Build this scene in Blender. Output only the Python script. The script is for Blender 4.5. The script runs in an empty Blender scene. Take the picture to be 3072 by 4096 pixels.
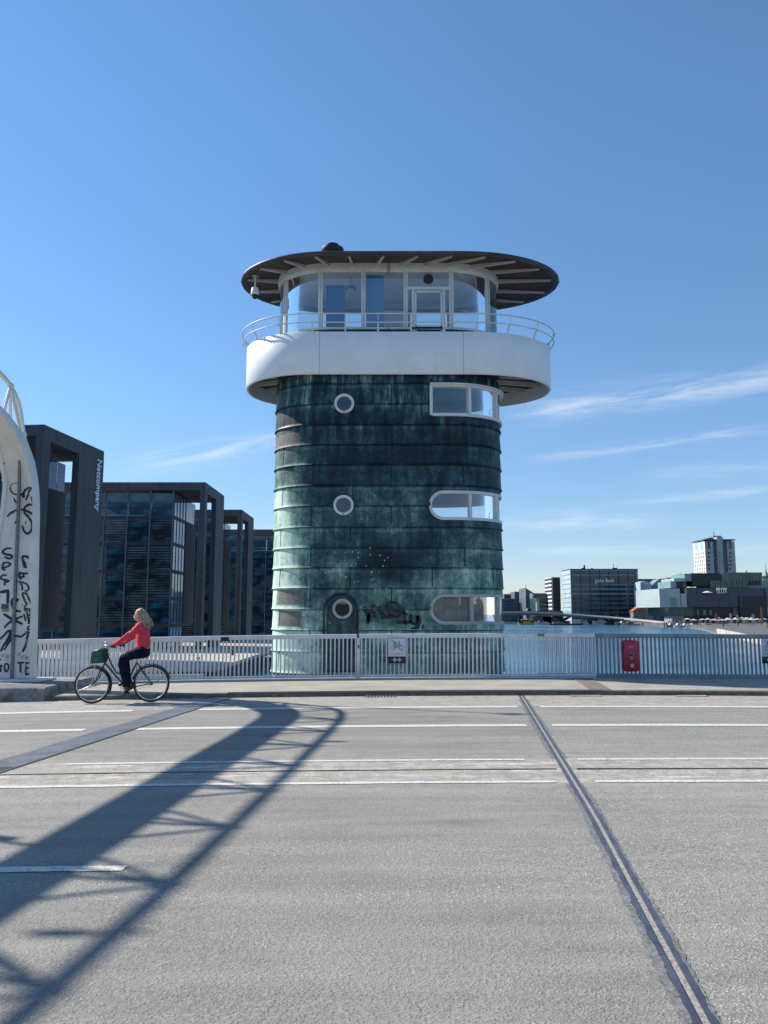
import bpy, bmesh, math, random
from math import sin, cos, tan, atan, atan2, pi, radians, sqrt, exp
from mathutils import Vector, Matrix, noise
random.seed(7)
S = bpy.context.scene
C = S.collection

# ---------------------------------------------------------------- camera
F, PITCH, CAMH = 770.0, radians(7.5), 1.6
cam_d = bpy.data.cameras.new('camera'); cam = bpy.data.objects.new('camera', cam_d); C.objects.link(cam)
cam.location = (0, 0, CAMH); cam.rotation_euler = (pi/2 + PITCH, 0, 0)
cam_d.sensor_fit = 'VERTICAL'; cam_d.sensor_height = 24; cam_d.lens = 24*F/1024
cam_d.clip_start = 0.1; cam_d.clip_end = 9000
S.camera = cam

def at(x, y, Y):
    """point of the place seen at photo position (x, y) of 768x1024, at distance Y"""
    u = (x-384)/F; v = (512-y)/F
    dy = cos(PITCH) - v*sin(PITCH); dz = sin(PITCH) + v*cos(PITCH)
    t = Y/dy
    return Vector((u*t, Y, CAMH + dz*t))

# ---------------------------------------------------------------- light
SUN_A, SUN_B = 1.12, 0.45          # a 1 m tall post throws its shadow 1.12 m to +X and 0.45 m to -Y
sun_dir = Vector((-SUN_A, SUN_B, 1)).normalized()
elev = math.asin(sun_dir.z); rot = atan2(sun_dir.x, sun_dir.y)
sl = bpy.data.lights.new('sun', 'SUN'); sl.energy = 4.9; sl.angle = radians(0.53); sl.color = (1, .95, .87)
so = bpy.data.objects.new('sun', sl); C.objects.link(so)
so.rotation_euler = (-sun_dir).to_track_quat('-Z', 'Y').to_euler(); so.location = (-20, 10, 30)

W = bpy.data.worlds.new('World'); S.world = W; W.use_nodes = True
wn, wl = W.node_tree.nodes, W.node_tree.links
wn.clear()
wo = wn.new('ShaderNodeOutputWorld'); bg = wn.new('ShaderNodeBackground'); sky = wn.new('ShaderNodeTexSky')
sky.sky_type = 'NISHITA'; sky.sun_disc = False; sky.sun_elevation = elev; sky.sun_rotation = rot
sky.altitude = 0; sky.air_density = 1.0; sky.dust_density = 0.0; sky.ozone_density = 3.0
bg.inputs[1].default_value = 0.116
def wm(op, a, b=None, c=None):
    n = wn.new('ShaderNodeMath'); n.operation = op
    for i, v in enumerate((a, b, c)):
        if v is None: continue
        if isinstance(v, (int, float)): n.inputs[i].default_value = v
        else: wl.new(v, n.inputs[i])
    return n.outputs[0]
tc = wn.new('ShaderNodeTexCoord'); sp = wn.new('ShaderNodeSeparateXYZ'); wl.new(tc.outputs['Generated'], sp.inputs[0])
dy_ = wm('MAXIMUM', sp.outputs[1], 0.05)
U = wm('DIVIDE', sp.outputs[0], dy_); V = wm('DIVIDE', sp.outputs[2], dy_)
fwd = wm('GREATER_THAN', sp.outputs[1], 0.06)
total = None
# thin cirrus streaks: (u0, u1, v at u0, slope, half width, strength)
for k, (u0, u1, v0, sl_, w_, st) in enumerate([(.12, .66, .258, .135, .018, .42), (.15, .58, .196, .13, .006, .38), (.24, .50, .134, .10, .006, .32),
                                    (.12, .30, .120, 0.0, .011, .5), (.14, .56, .080, .008, .006, .28), (-.38, -.10, .186, .165, .013, .5),
                                    (-.24, .1, .10, .03, .014, .3), (.3, .6, .18, .05, .012, .18)]):
    cb = wn.new('ShaderNodeCombineXYZ'); wl.new(wm('MULTIPLY', U, 4.0), cb.inputs[0])
    line = wm('MULTIPLY_ADD', wm('SUBTRACT', U, u0), sl_, v0)
    dv = wm('SUBTRACT', V, line)
    wl.new(wm('MULTIPLY', dv, 38.0), cb.inputs[1]); cb.inputs[2].default_value = k*3.7
    nz = wn.new('ShaderNodeTexNoise'); nz.inputs['Scale'].default_value = 1.6; nz.inputs['Detail'].default_value = 7; nz.inputs['Roughness'].default_value = .62
    nz.inputs['Distortion'].default_value = .6
    wl.new(cb.outputs[0], nz.inputs['Vector'])
    g = wm('POWER', 2.718, wm('MULTIPLY', wm('POWER', wm('ABSOLUTE', wm('DIVIDE', dv, w_)), 2.0), -1.0))
    def sstep(x, a, b):
        m = wn.new('ShaderNodeMapRange'); m.interpolation_type = 'SMOOTHSTEP'
        wl.new(x, m.inputs[0]); m.inputs[1].default_value = a; m.inputs[2].default_value = b
        return m.outputs[0]
    e = wm('MULTIPLY', sstep(U, u0, u0+.12), sstep(U, u1+.1, u1-.06))
    nn = sstep(nz.outputs[0], .33, .72)
    s_ = wm('MULTIPLY', wm('MULTIPLY', g, e), wm('MULTIPLY', nn, st))
    total = s_ if total is None else wm('ADD', total, s_)
total = wm('MINIMUM', wm('MULTIPLY', total, fwd), .8)
hs = wn.new('ShaderNodeHueSaturation'); hs.inputs['Saturation'].default_value = .94; hs.inputs['Value'].default_value = 1.0
tint = wn.new('ShaderNodeMix'); tint.data_type = 'RGBA'; tint.blend_type = 'MULTIPLY'; tint.inputs[0].default_value = 1.0
wl.new(sky.outputs[0], tint.inputs[6]); tint.inputs[7].default_value = (.80, .99, 1.12, 1)
grad = wn.new('ShaderNodeValToRGB'); wl.new(sp.outputs[2], grad.inputs[0])
ge = grad.color_ramp.elements; ge[0].position = .0; ge[0].color = (.82, .69, .72, 1); ge[1].position = .55; ge[1].color = (.76, .96, .99, 1)
gm_ = ge.new(.25); gm_.color = (.79, .855, .87, 1)
tint2 = wn.new('ShaderNodeMix'); tint2.data_type = 'RGBA'; tint2.blend_type = 'MULTIPLY'; tint2.inputs[0].default_value = 1.0
wl.new(tint.outputs[2], tint2.inputs[6]); wl.new(grad.outputs[0], tint2.inputs[7])
wl.new(tint2.outputs[2], hs.inputs['Color'])
mxw = wn.new('ShaderNodeMix'); mxw.data_type = 'RGBA'
wl.new(total, mxw.inputs[0]); wl.new(hs.outputs[0], mxw.inputs[6]); mxw.inputs[7].default_value = (6.2, 6.5, 6.9, 1)
wl.new(mxw.outputs[2], bg.inputs[0]); wl.new(bg.outputs[0], wo.inputs[0])

S.render.engine = 'CYCLES'
S.view_settings.view_transform = 'Standard'; S.view_settings.look = 'None'
S.view_settings.exposure = 0.5; S.view_settings.gamma = 1; S.view_settings.use_curve_mapping = False

# ---------------------------------------------------------------- node materials
class NT:
    def __init__(s, name):
        s.m = bpy.data.materials.new(name); s.m.use_nodes = True
        s.t = s.m.node_tree; s.n = s.t.nodes; s.l = s.t.links
        s.b = s.n['Principled BSDF']; s._tc = None
    def set(s, k, v):
        i = s.b.inputs[k]
        if hasattr(v, 'is_linked') or hasattr(v, 'links'): s.l.new(v, i)
        else: i.default_value = v
    def coord(s):
        if s._tc is None:
            s._tc = s.n.new('ShaderNodeTexCoord')
        return s._tc.outputs['Object']
    def geo(s):
        g = s.n.new('ShaderNodeNewGeometry'); return g.outputs['Position']
    def map(s, vec, scale=(1, 1, 1), rot=(0, 0, 0)):
        m = s.n.new('ShaderNodeMapping'); s.l.new(vec, m.inputs[0]); m.inputs['Scale'].default_value = scale; m.inputs['Rotation'].default_value = rot
        return m.outputs[0]
    def noise(s, vec, sc, det=5, rough=.55, dist=0):
        n = s.n.new('ShaderNodeTexNoise'); s.l.new(vec, n.inputs['Vector'])
        n.inputs['Scale'].default_value = sc; n.inputs['Detail'].default_value = det; n.inputs['Roughness'].default_value = rough; n.inputs['Distortion'].default_value = dist
        return n.outputs[0]
    def vor(s, vec, sc, feat='F1', out=0):
        n = s.n.new('ShaderNodeTexVoronoi'); s.l.new(vec, n.inputs['Vector']); n.inputs['Scale'].default_value = sc; n.feature = feat
        return n.outputs[out]
    def math(s, op, a, b=None, c=None, clamp=False):
        n = s.n.new('ShaderNodeMath'); n.operation = op; n.use_clamp = clamp
        for i, v in enumerate((a, b, c)):
            if v is None: continue
            if isinstance(v, (int, float)): n.inputs[i].default_value = v
            else: s.l.new(v, n.inputs[i])
        return n.outputs[0]
    def rng(s, x, a, b, c=0, d=1, smooth=True):
        n = s.n.new('ShaderNodeMapRange'); n.interpolation_type = 'SMOOTHSTEP' if smooth else 'LINEAR'
        s.l.new(x, n.inputs[0]); n.inputs[1].default_value = a; n.inputs[2].default_value = b; n.inputs[3].default_value = c; n.inputs[4].default_value = d
        return n.outputs[0]
    def ramp(s, x, stops):
        n = s.n.new('ShaderNodeValToRGB'); s.l.new(x, n.inputs[0]); e = n.color_ramp.elements
        while len(e) < len(stops): e.new(.5)
        for i, (p, c) in enumerate(stops): e[i].position = p; e[i].color = (*c, 1)
        return n.outputs[0]
    def mix(s, f, a, b):
        n = s.n.new('ShaderNodeMix'); n.data_type = 'RGBA'
        for i, v in ((0, f), (6, a), (7, b)):
            if isinstance(v, (int, float)): n.inputs[i].default_value = v
            elif isinstance(v, tuple): n.inputs[i].default_value = (*v, 1) if len(v) == 3 else v
            else: s.l.new(v, n.inputs[i])
        return n.outputs[2]
    def sep(s, vec):
        n = s.n.new('ShaderNodeSeparateXYZ'); s.l.new(vec, n.inputs[0]); return n.outputs
    def attr(s, name):
        n = s.n.new('ShaderNodeAttribute'); n.attribute_name = name; return n.outputs['Fac']
    def bump(s, h, strength=.3, dist=.02):
        n = s.n.new('ShaderNodeBump'); s.l.new(h, n.inputs['Height']); n.inputs['Strength'].default_value = strength; n.inputs['Distance'].default_value = dist
        s.l.new(n.outputs[0], s.b.inputs['Normal'])

def plain(name, col, rough=.5, var=.12, nscale=6, metal=0, bump=0, spec=.5, bscale=40):
    t = NT(name); c = t.coord()
    f = t.noise(c, nscale, 6, .6)
    t.set('Base Color', t.mix(t.rng(f, .3, .7), tuple(x*(1-var) for x in col), tuple(min(1, x*(1+var)) for x in col)))
    t.set('Roughness', rough); t.set('Metallic', metal); t.set('Specular IOR Level', spec)
    if bump: t.bump(t.noise(c, bscale, 4), bump, .01)
    return t.m

def glassmat(name, tint=(.75, .85, .9), refl=1.0, base=.04, opac=0.0, ocol=(.02, .03, .05)):
    """window glass: clear body with a mirror-like coat that grows towards grazing angles; opac = share of tint film"""
    m = bpy.data.materials.new(name); m.use_nodes = True; n, l = m.node_tree.nodes, m.node_tree.links
    n.clear(); o = n.new('ShaderNodeOutputMaterial'); tr = n.new('ShaderNodeBsdfTransparent'); tr.inputs[0].default_value = (*tint, 1)
    gl = n.new('ShaderNodeBsdfGlossy'); gl.inputs['Roughness'].default_value = .015; gl.inputs[0].default_value = (refl, refl, refl, 1)
    df = n.new('ShaderNodeBsdfDiffuse'); df.inputs[0].default_value = (*ocol, 1)
    fr = n.new('ShaderNodeFresnel'); fr.inputs[0].default_value = 1.5
    m1 = n.new('ShaderNodeMixShader'); m1.inputs[0].default_value = opac; l.new(tr.outputs[0], m1.inputs[1]); l.new(df.outputs[0], m1.inputs[2])
    m2 = n.new('ShaderNodeMixShader'); l.new(m1.outputs[0], m2.inputs[1]); l.new(gl.outputs[0], m2.inputs[2])
    mm = n.new('ShaderNodeMath'); mm.operation = 'MULTIPLY_ADD'; l.new(fr.outputs[0], mm.inputs[0]); mm.inputs[1].default_value = 1.2; mm.inputs[2].default_value = base; mm.use_clamp = True
    l.new(mm.outputs[0], m2.inputs[0]); l.new(m2.outputs[0], o.inputs[0])
    return m

M = {}
# asphalt, coarse stones showing in worn patches
def asphalt(name, worn):
    t = NT(name); c = t.coord(); x, y, z = t.sep(c)
    big = t.noise(c, .45, 5, .65); mid = t.noise(t.map(c, (.30, 2.6, 1)), 1.3, 5, .6); patch = t.noise(t.map(c, (.8, 1.5, 1)), 1.1, 6, .7)
    fine = t.noise(c, 150, 3, .75); f2 = t.noise(c, 48, 4, .7); f3 = t.noise(t.map(c, (.7, 1.2, 1)), 26, 4, .7)
    v = t.vor(t.map(c, (.8, 1.15, 1)), 70); v2 = t.vor(c, 42)
    lane = t.math('ADD', t.rng(t.math('ABSOLUTE', t.math('SUBTRACT', y, 5.25)), 1.1, .2), t.rng(t.math('ABSOLUTE', t.math('SUBTRACT', y, 10.1)), .6, .1))
    lane = t.math('ADD', lane, t.math('MULTIPLY', t.rng(t.math('ABSOLUTE', t.math('SUBTRACT', y, 7.0)), .5, .1), .7))
    wear = t.rng(t.math('ADD', t.math('MULTIPLY', lane, .13), t.math('ADD', t.math('MULTIPLY', mid, .45), t.math('MULTIPLY', patch, .6))), .47-worn, .72-worn)
    base = t.mix(t.rng(t.math('ADD', t.math('MULTIPLY', big, .5), t.math('MULTIPLY', mid, .5)), .36, .64), (.208, .197, .175), (.290, .274, .240))
    base = t.mix(t.math('MULTIPLY', t.rng(f2, .46, .66), .42), base, (.42, .395, .35))
    base = t.mix(t.math('MULTIPLY', t.rng(fine, .50, .36), .5), base, (.09, .09, .09))
    stone = t.math('MULTIPLY', t.rng(v, .46, .28), t.rng(f3, .42, .56))
    base = t.mix(t.math('MULTIPLY', stone, t.math('MULTIPLY_ADD', wear, .80, .12)), base, (.64, .60, .52))
    pit = t.math('MULTIPLY', t.rng(f2, .42, .30), t.math('MULTIPLY_ADD', wear, .65, .18))
    base = t.mix(pit, base, (.055, .055, .058))
    strip = t.math('MULTIPLY', t.rng(y, 7.52, 7.62), t.rng(y, 8.86, 8.74))
    gut = t.math('MULTIPLY', t.rng(y, 13.45, 13.75), .85)
    halo = t.math('MULTIPLY', t.rng(t.math('ABSOLUTE', t.math('SUBTRACT', y, 8.2)), 1.5, .7), .35)
    tan_ = t.mix(t.rng(t.noise(c, 6, 6, .7), .35, .65), (.33, .295, .25), (.50, .455, .39))
    tan_ = t.mix(t.math('MULTIPLY', t.rng(f2, .47, .34), .7), tan_, (.15, .13, .11))
    sand = t.rng(t.noise(t.map(c, (.6, 1.5, 1)), 1.7, 6, .7), .35, .6)
    base = t.mix(t.math('MULTIPLY', t.math('MAXIMUM', t.math('MAXIMUM', strip, gut), halo), t.math('MULTIPLY_ADD', sand, .45, .5)), base, tan_)
    wht = t.math('MULTIPLY', strip, t.rng(t.noise(t.map(c, (.5, 3.5, 1)), 2.2, 8, .75, .5), .56, .62))
    base = t.mix(t.math('MULTIPLY', wht, .85), base, (.66, .63, .57))
    # oil stains, dark polished streaks, hairline cracks
    st = t.rng(t.noise(t.map(c, (.45, 1.6, 1)), .8, 7, .7, .4), .57, .70)
    base = t.mix(t.math('MULTIPLY', st, .38), base, (.11, .11, .115))
    t.set('Base Color', base); t.set('Roughness', .85); t.set('Specular IOR Level', .25)
    t.bump(t.math('ADD', t.math('MULTIPLY', stone, .9), t.math('ADD', t.math('MULTIPLY', f2, 1.2), t.math('MULTIPLY', v2, .35))), .9, .006)
    return t.m
M['asphalt'] = asphalt('asphalt', 0.0)
M['asphalt_coarse'] = asphalt('coarse_asphalt', .14)
def sidewalk_mat():
    t = NT('sidewalk_concrete'); c = t.coord()
    f = t.noise(c, 1.2, 6, .6); g = t.noise(c, 120, 3, .7)
    b = t.mix(t.rng(f, .3, .7), (.29, .262, .210), (.39, .352, .285))
    b = t.mix(t.math('MULTIPLY', t.rng(g, .5, .3), .4), b, (.16, .15, .13))
    b = t.mix(t.math('MULTIPLY', t.rng(g, .55, .7), .4), b, (.5, .47, .42))
    t.set('Base Color', b); t.set('Roughness', .85); t.bump(g, .5, .005); return t.m
M['sidewalk'] = sidewalk_mat()
def paint_mat():
    t = NT('road_paint'); c = t.coord()
    f = t.noise(c, 38, 6, .7); g = t.noise(c, 5, 5, .6)
    b = t.mix(t.rng(g, .3, .7), (.56, .53, .47), (.70, .67, .60))
    b = t.mix(t.math('MULTIPLY', t.rng(t.math('ADD', f, t.math('MULTIPLY', g, .35)), .62, .52), 0.0), b, (.2, .2, .2))
    b = t.mix(t.math('MULTIPLY', t.rng(t.math('ADD', f, t.math('MULTIPLY', g, .3)), .67, .74), .8), b, (.26, .25, .24))
    t.set('Base Color', b); t.set('Roughness', .7); t.bump(f, .4, .004); return t.m
M['paint'] = paint_mat()
M['kerb'] = plain('kerb_granite', (.13, .12, .11), .8, .35, 9, bump=.4)
M['concrete'] = plain('weathered_concrete', (.20, .195, .19), .9, .45, 5, bump=.6, bscale=20)
M['quay'] = plain('quay_stone', (.46, .40, .33), .85, .2, .4)
M['quaywall'] = plain('quay_wall', (.06, .06, .055), .9, .3, .7)
M['steel'] = plain('galvanised_steel', (.17, .17, .19), .5, .25, 12, .3)
M['joint'] = plain('joint_plate', (.085, .085, .11), .42, .3, 5, .3)
M['comb'] = plain('comb_plate_steel', (.155, .155, .165), .45, .25, 3, .2)
M['dark'] = plain('dark_metal', (.02, .02, .024), .6, .3, 8)
M['rubber'] = plain('black_rubber', (.018, .018, .02), .7, .2, 8)
M['grit'] = plain('joint_grit', (.28, .26, .23), .9, .5, 80)
M['darkpatch'] = plain('bitumen_patch', (.155, .153, .15), .8, .45, 40, bump=.4)
M['ribplate'] = plain('ribbed_plate', (.42, .33, .28), .6, .2, 6)
def rail_mat():
    t = NT('railing_paint'); c = t.coord()
    f = t.noise(c, 5, 6, .6); b = t.mix(t.rng(f, .35, .65), (.58, .59, .60), (.70, .70, .70))
    b = t.mix(t.rng(t.noise(c, 14, 6, .75), .68, .75), b, (.20, .17, .14))
    t.set('Base Color', b); t.set('Roughness', .42); return t.m
M['rail'] = rail_mat()
M['rail_dull'] = plain('dull_railing_paint', (.24, .26, .28), .5, .2, 6)  # darker grey for the railing section over open water
def white_mat(name, a, b_, streak=.3):
    t = NT(name); c = t.coord()
    f = t.noise(c, 1.3, 6, .6); s_ = t.noise(t.map(c, (9, 9, .7)), 1.0, 5, .65); sp_ = t.noise(c, 22, 5, .7)
    b = t.mix(t.rng(f, .3, .7), a, b_)
    b = t.mix(t.math('MULTIPLY', t.rng(s_, .56, .8), streak), b, (.34, .31, .27))
    b = t.mix(t.math('MULTIPLY', t.rng(sp_, .66, .74), streak), b, (.30, .27, .23))
    t.set('Base Color', b); t.set('Roughness', .45); return t.m
M['parapet'] = white_mat('white_parapet_paint', (.76, .77, .78), (.84, .84, .84), .16)
M['portal'] = white_mat('portal_paint', (.60, .58, .54), (.73, .70, .65), .55)
M['frame'] = white_mat('white_frame_paint', (.60, .59, .57), (.72, .71, .68), .25)
M['frame_old'] = white_mat('old_frame_paint', (.38, .37, .35), (.5, .48, .45), .5)
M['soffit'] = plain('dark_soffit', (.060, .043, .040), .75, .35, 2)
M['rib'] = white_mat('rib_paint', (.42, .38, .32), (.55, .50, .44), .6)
M['roofcopper'] = plain('brown_copper', (.05, .04, .038), .5, .4, 2)
M['inner'] = plain('interior_wall', (.55, .58, .60), .8, .1, 2)
M['innerdark'] = plain('interior_dark', (.16, .20, .23), .8, .2, 2)
M['ceil'] = plain('interior_ceiling', (.85, .86, .86), .8, .05, 2)
M['blue'] = plain('blue_blind', (.010, .13, .34), .6, .08, 2)
M['bluepale'] = plain('blue_door', (.06, .22, .40), .6, .08, 2)
M['curtain'] = plain('curtain', (.25, .245, .235), .9, .3, 3)
M['glass'] = glassmat('window_glass', (.95, .98, .99), 1, .10)
M['glass_dark'] = glassmat('porthole_glass', (.35, .45, .5), 1, .05, .55, (.012, .03, .045))
def copper_mat():
    t = NT('copper_patina'); c = t.coord(); x, y, z = t.sep(c)
    pat_shade = t.attr('pat'); br = t.attr('brn')
    n1 = t.noise(c, 1.1, 8, .62, .5); n2 = t.noise(t.map(c, (5.5, 5.5, .8)), 1.0, 7, .65, .3); n3 = t.noise(c, 9, 8, .7, .6); n4 = t.noise(t.map(c, (20, 20, 2.5)), 1.0, 5, .7)
    top = t.rng(z, 5.0, 7.6)
    v = t.math('ADD', pat_shade, t.math('MULTIPLY', t.math('SUBTRACT', n1, .5), 1.05))
    v = t.math('ADD', v, t.math('MULTIPLY', t.math('SUBTRACT', n2, .5), t.math('MULTIPLY_ADD', top, 1.15, .62)))
    v = t.math('ADD', v, t.math('MULTIPLY', t.math('SUBTRACT', n3, .5), .6))
    v = t.math('ADD', v, t.math('MULTIPLY', t.math('SUBTRACT', n4, .5), .22))
    col = t.ramp(v, [(0.0, (.001, .004, .009)), (.20, (.003, .013, .022)), (.38, (.012, .043, .052)), (.55, (.050, .108, .105)), (.76, (.19, .31, .255)), (1.0, (.54, .70, .58))])
    bc = t.mix(t.rng(n3, .3, .7), (.10, .085, .072), (.20, .175, .155))
    bm = t.rng(t.math('ADD', br, t.math('MULTIPLY', t.math('SUBTRACT', n3, .5), .55)), .38, .62)
    col = t.mix(t.math('MULTIPLY', bm, .92), col, bc)
    chips = t.attr('chip')
    t.set('Base Color', col); t.set('Roughness', t.rng(v, 0, 1, .48, .75)); t.set('Specular IOR Level', .4)
    t.bump(t.math('ADD', t.math('MULTIPLY', n1, 1.0), t.math('MULTIPLY', n3, .12)), .30, .06)
    return t.m
M['copper'] = copper_mat()
M['door'] = plain('bronze_door', (.075, .085, .075), .6, .5, 4)
M['spray'] = plain('black_spray_paint', (.010, .010, .016), .45, .2, 8)
M['spray_faint'] = plain('faded_marker', (.30, .29, .31), .6, .2, 8)
M['white_chip'] = plain('bare_spot', (.62, .66, .66), .6, .1, 8)

# ---------------------------------------------------------------- mesh helpers
class MB:
    def __init__(s): s.v = []; s.f = []; s.sm = []
    def add(s, vs, fs, smooth=False, mat=None):
        o = len(s.v)
        s.v += [tuple(mat @ Vector(v)) if mat else tuple(v) for v in vs]
        for f in fs: s.f.append([i+o for i in f]); s.sm.append(smooth)
        return s
    def box(s, a, b, mat=None):
        x0, y0, z0 = a; x1, y1, z1 = b
        return s.add([(x0,y0,z0),(x1,y0,z0),(x1,y1,z0),(x0,y1,z0),(x0,y0,z1),(x1,y0,z1),(x1,y1,z1),(x0,y1,z1)],
              [(0,3,2,1),(4,5,6,7),(0,1,5,4),(1,2,6,5),(2,3,7,6),(3,0,4,7)], False, mat)
    def bbox(s, a, b, r=.01):
        """box with bevelled vertical edges and top/bottom chamfer"""
        x0, y0, z0 = a; x1, y1, z1 = b
        def ring(i, z): return [(x0+i,y0+i+0,z),(x1-i,y0+i,z),(x1-i,y1-i,z),(x0+i,y1-i,z)]
        vs = ring(r, z0)+ring(0, z0+r)+ring(0, z1-r)+ring(r, z1); fs = [(3,2,1,0),(12,13,14,15)]
        for k in range(3):
            for j in range(4): fs.append((k*4+j, k*4+(j+1) % 4, k*4+4+(j+1) % 4, k*4+4+j))
        return s.add(vs, fs)
    def tube(s, pts, r, n=8, cap=True, smooth=True):
        pts = [Vector(p) for p in pts]; rs = r if isinstance(r, (list, tuple)) else [r]*len(pts)
        vs = []; fs = []; prev = None
        for i, p in enumerate(pts):
            d = (pts[min(i+1, len(pts)-1)] - pts[max(i-1, 0)])
            if d.length < 1e-9: d = Vector((0, 0, 1))
            d.normalize()
            if prev is None:
                a = Vector((0, 0, 1)) if abs(d.z) < .9 else Vector((1, 0, 0))
                u = d.cross(a).normalized()
            else:
                u = (prev - d*prev.dot(d)); u = u.normalized() if u.length > 1e-6 else d.orthogonal().normalized()
            prev = u; w = d.cross(u)
            for k in range(n):
                t = 2*pi*k/n; vs.append(p + (u*cos(t) + w*sin(t))*rs[i])
        for i in range(len(pts)-1):
            for k in range(n): fs.append((i*n+k, i*n+(k+1) % n, (i+1)*n+(k+1) % n, (i+1)*n+k))
        s.add(vs, fs, smooth)
        if cap:
            o = len(s.v)-len(vs); s.f.append([o+k for k in range(n)][::-1]); s.sm.append(False)
            s.f.append([o+(len(pts)-1)*n+k for k in range(n)]); s.sm.append(False)
        return s
    def ring(s, c, ax, R, r, n=40, m=8, squash=1.0):
        """torus round axis ax"""
        c = Vector(c); ax = Vector(ax).normalized(); u = ax.orthogonal().normalized(); w = ax.cross(u); vs = []; fs = []
        for i in range(n):
            t = 2*pi*i/n; d = u*cos(t)+w*sin(t)
            for k in range(m):
                q = 2*pi*k/m; vs.append(c + d*(R + r*cos(q)) + ax*(r*squash*sin(q)))
        for i in range(n):
            for k in range(m): fs.append((i*m+k, ((i+1) % n)*m+k, ((i+1) % n)*m+(k+1) % m, i*m+(k+1) % m))
        return s.add(vs, fs, True)
    def lathe(s, prof, c=(0, 0, 0), ax='z', n=24, smooth=True):
        """prof: list of (radius, height)"""
        vs = []; fs = []; c = Vector(c)
        for r, h in prof:
            for k in range(n):
                t = 2*pi*k/n; a, b = r*cos(t), r*sin(t)
                vs.append(c + (Vector((a, b, h)) if ax == 'z' else Vector((a, h, b)) if ax == 'y' else Vector((h, a, b))))
        for i in range(len(prof)-1):
            for k in range(n): fs.append((i*n+k, i*n+(k+1) % n, (i+1)*n+(k+1) % n, (i+1)*n+k))
        return s.add(vs, fs, smooth)
    def ell(s, c, r, rot=None, n=16, m=10):
        vs = []; fs = []; c = Vector(c)
        for i in range(m+1):
            p = pi*i/m
            for k in range(n):
                t = 2*pi*k/n; v = Vector((r[0]*sin(p)*cos(t), r[1]*sin(p)*sin(t), r[2]*cos(p)))
                if rot: v = rot @ v
                vs.append(c+v)
        for i in range(m):
            for k in range(n): fs.append((i*n+k, (i+1)*n+k, (i+1)*n+(k+1) % n, i*n+(k+1) % n))
        return s.add(vs, fs, True)
    def prism(s, poly, d, mat=None):
        """poly in xz, extruded along +y by d"""
        n = len(poly)
        vs = [(x, 0, z) for x, z in poly]+[(x, d, z) for x, z in poly]
        fs = [tuple(range(n)), tuple(range(2*n-1, n-1, -1))]+[(i, i+n, (i+1) % n+n, (i+1) % n) for i in range(n)]
        return s.add(vs, fs, False, mat)
    def mesh(s, name, mat):
        me = bpy.data.meshes.new(name); me.from_pydata(s.v, [], s.f)
        me.polygons.foreach_set('use_smooth', s.sm)
        bm = bmesh.new(); bm.from_mesh(me); bmesh.ops.remove_doubles(bm, verts=bm.verts, dist=1e-6)
        bmesh.ops.recalc_face_normals(bm, faces=bm.faces); bm.to_mesh(me); bm.free()
        me.set_sharp_from_angle(angle=radians(48))
        if mat: me.materials.append(mat)
        me.update(); return me
    def build(s, name, mat, parent=None, loc=None):
        o = bpy.data.objects.new(name, s.mesh(name, mat)); C.objects.link(o)
        if parent: o.parent = parent
        if loc: o.location = loc
        return o

def tag(o, label=None, cat=None, group=None, kind=None):
    if label: o['label'] = label
    if cat: o['category'] = cat
    if group: o['group'] = group
    if kind: o['kind'] = kind
    return o
def thing(name, label, cat, loc=(0, 0, 0), rz=0, group=None):
    o = bpy.data.objects.new(name, None); C.objects.link(o); o.location = loc; o.rotation_euler = (0, 0, rz); o.empty_display_size = .2
    return tag(o, label, cat, group)
def struct(o): o['kind'] = 'structure'; return o
def copy_tree(o, parent=None):
    c = o.copy(); C.objects.link(c)
    if parent: c.parent = parent
    for ch in list(o.children): copy_tree(ch, c)
    return c
def shared(name, me, parent, loc=(0, 0, 0), rot=(0, 0, 0)):
    o = bpy.data.objects.new(name, me); C.objects.link(o); o.parent = parent; o.location = loc; o.rotation_euler = rot
    return o
def catmull(pts, k=6):
    if len(pts) < 3: return [tuple(p) for p in pts]
    P = [pts[0]]+list(pts)+[pts[-1]]; out = []
    for i in range(1, len(P)-2):
        for j in range(k):
            t = j/k
            out.append(tuple(.5*((2*b)+(-a+c)*t+(2*a-5*b+4*c-d)*t*t+(-a+3*b-3*c+d)*t**3) for a, b, c, d in zip(P[i-1], P[i], P[i+1], P[i+2])))
    out.append(tuple(pts[-1])); return out
def ribbon(mb, path, w, fn, lift, thick=.002, closed=False):
    """flat stroke of width w along 2-D path, mapped by fn(a, b, offset) to 3-D"""
    n = len(path); vs = []
    for i, p in enumerate(path):
        if closed: a = path[(i-1) % n]; b = path[(i+1) % n]
        else: a = path[max(i-1, 0)]; b = path[min(i+1, n-1)]
        dx, dy = b[0]-a[0], b[1]-a[1]; L = sqrt(dx*dx+dy*dy) or 1
        ww = w[i] if isinstance(w, list) else w
        nx, ny = -dy/L*ww/2, dx/L*ww/2
        vs += [fn(p[0]+nx, p[1]+ny, lift), fn(p[0]-nx, p[1]-ny, lift), fn(p[0]-nx, p[1]-ny, lift-thick), fn(p[0]+nx, p[1]+ny, lift-thick)]
    fs = []
    for i in range(n if closed else n-1):
        j = (i+1) % n
        for k in range(4): fs.append((i*4+k, i*4+(k+1) % 4, j*4+(k+1) % 4, j*4+k))
    if not closed: fs += [(0, 1, 2, 3), (n*4-1, n*4-2, n*4-3, n*4-4)]
    mb.add(vs, fs)
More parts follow.
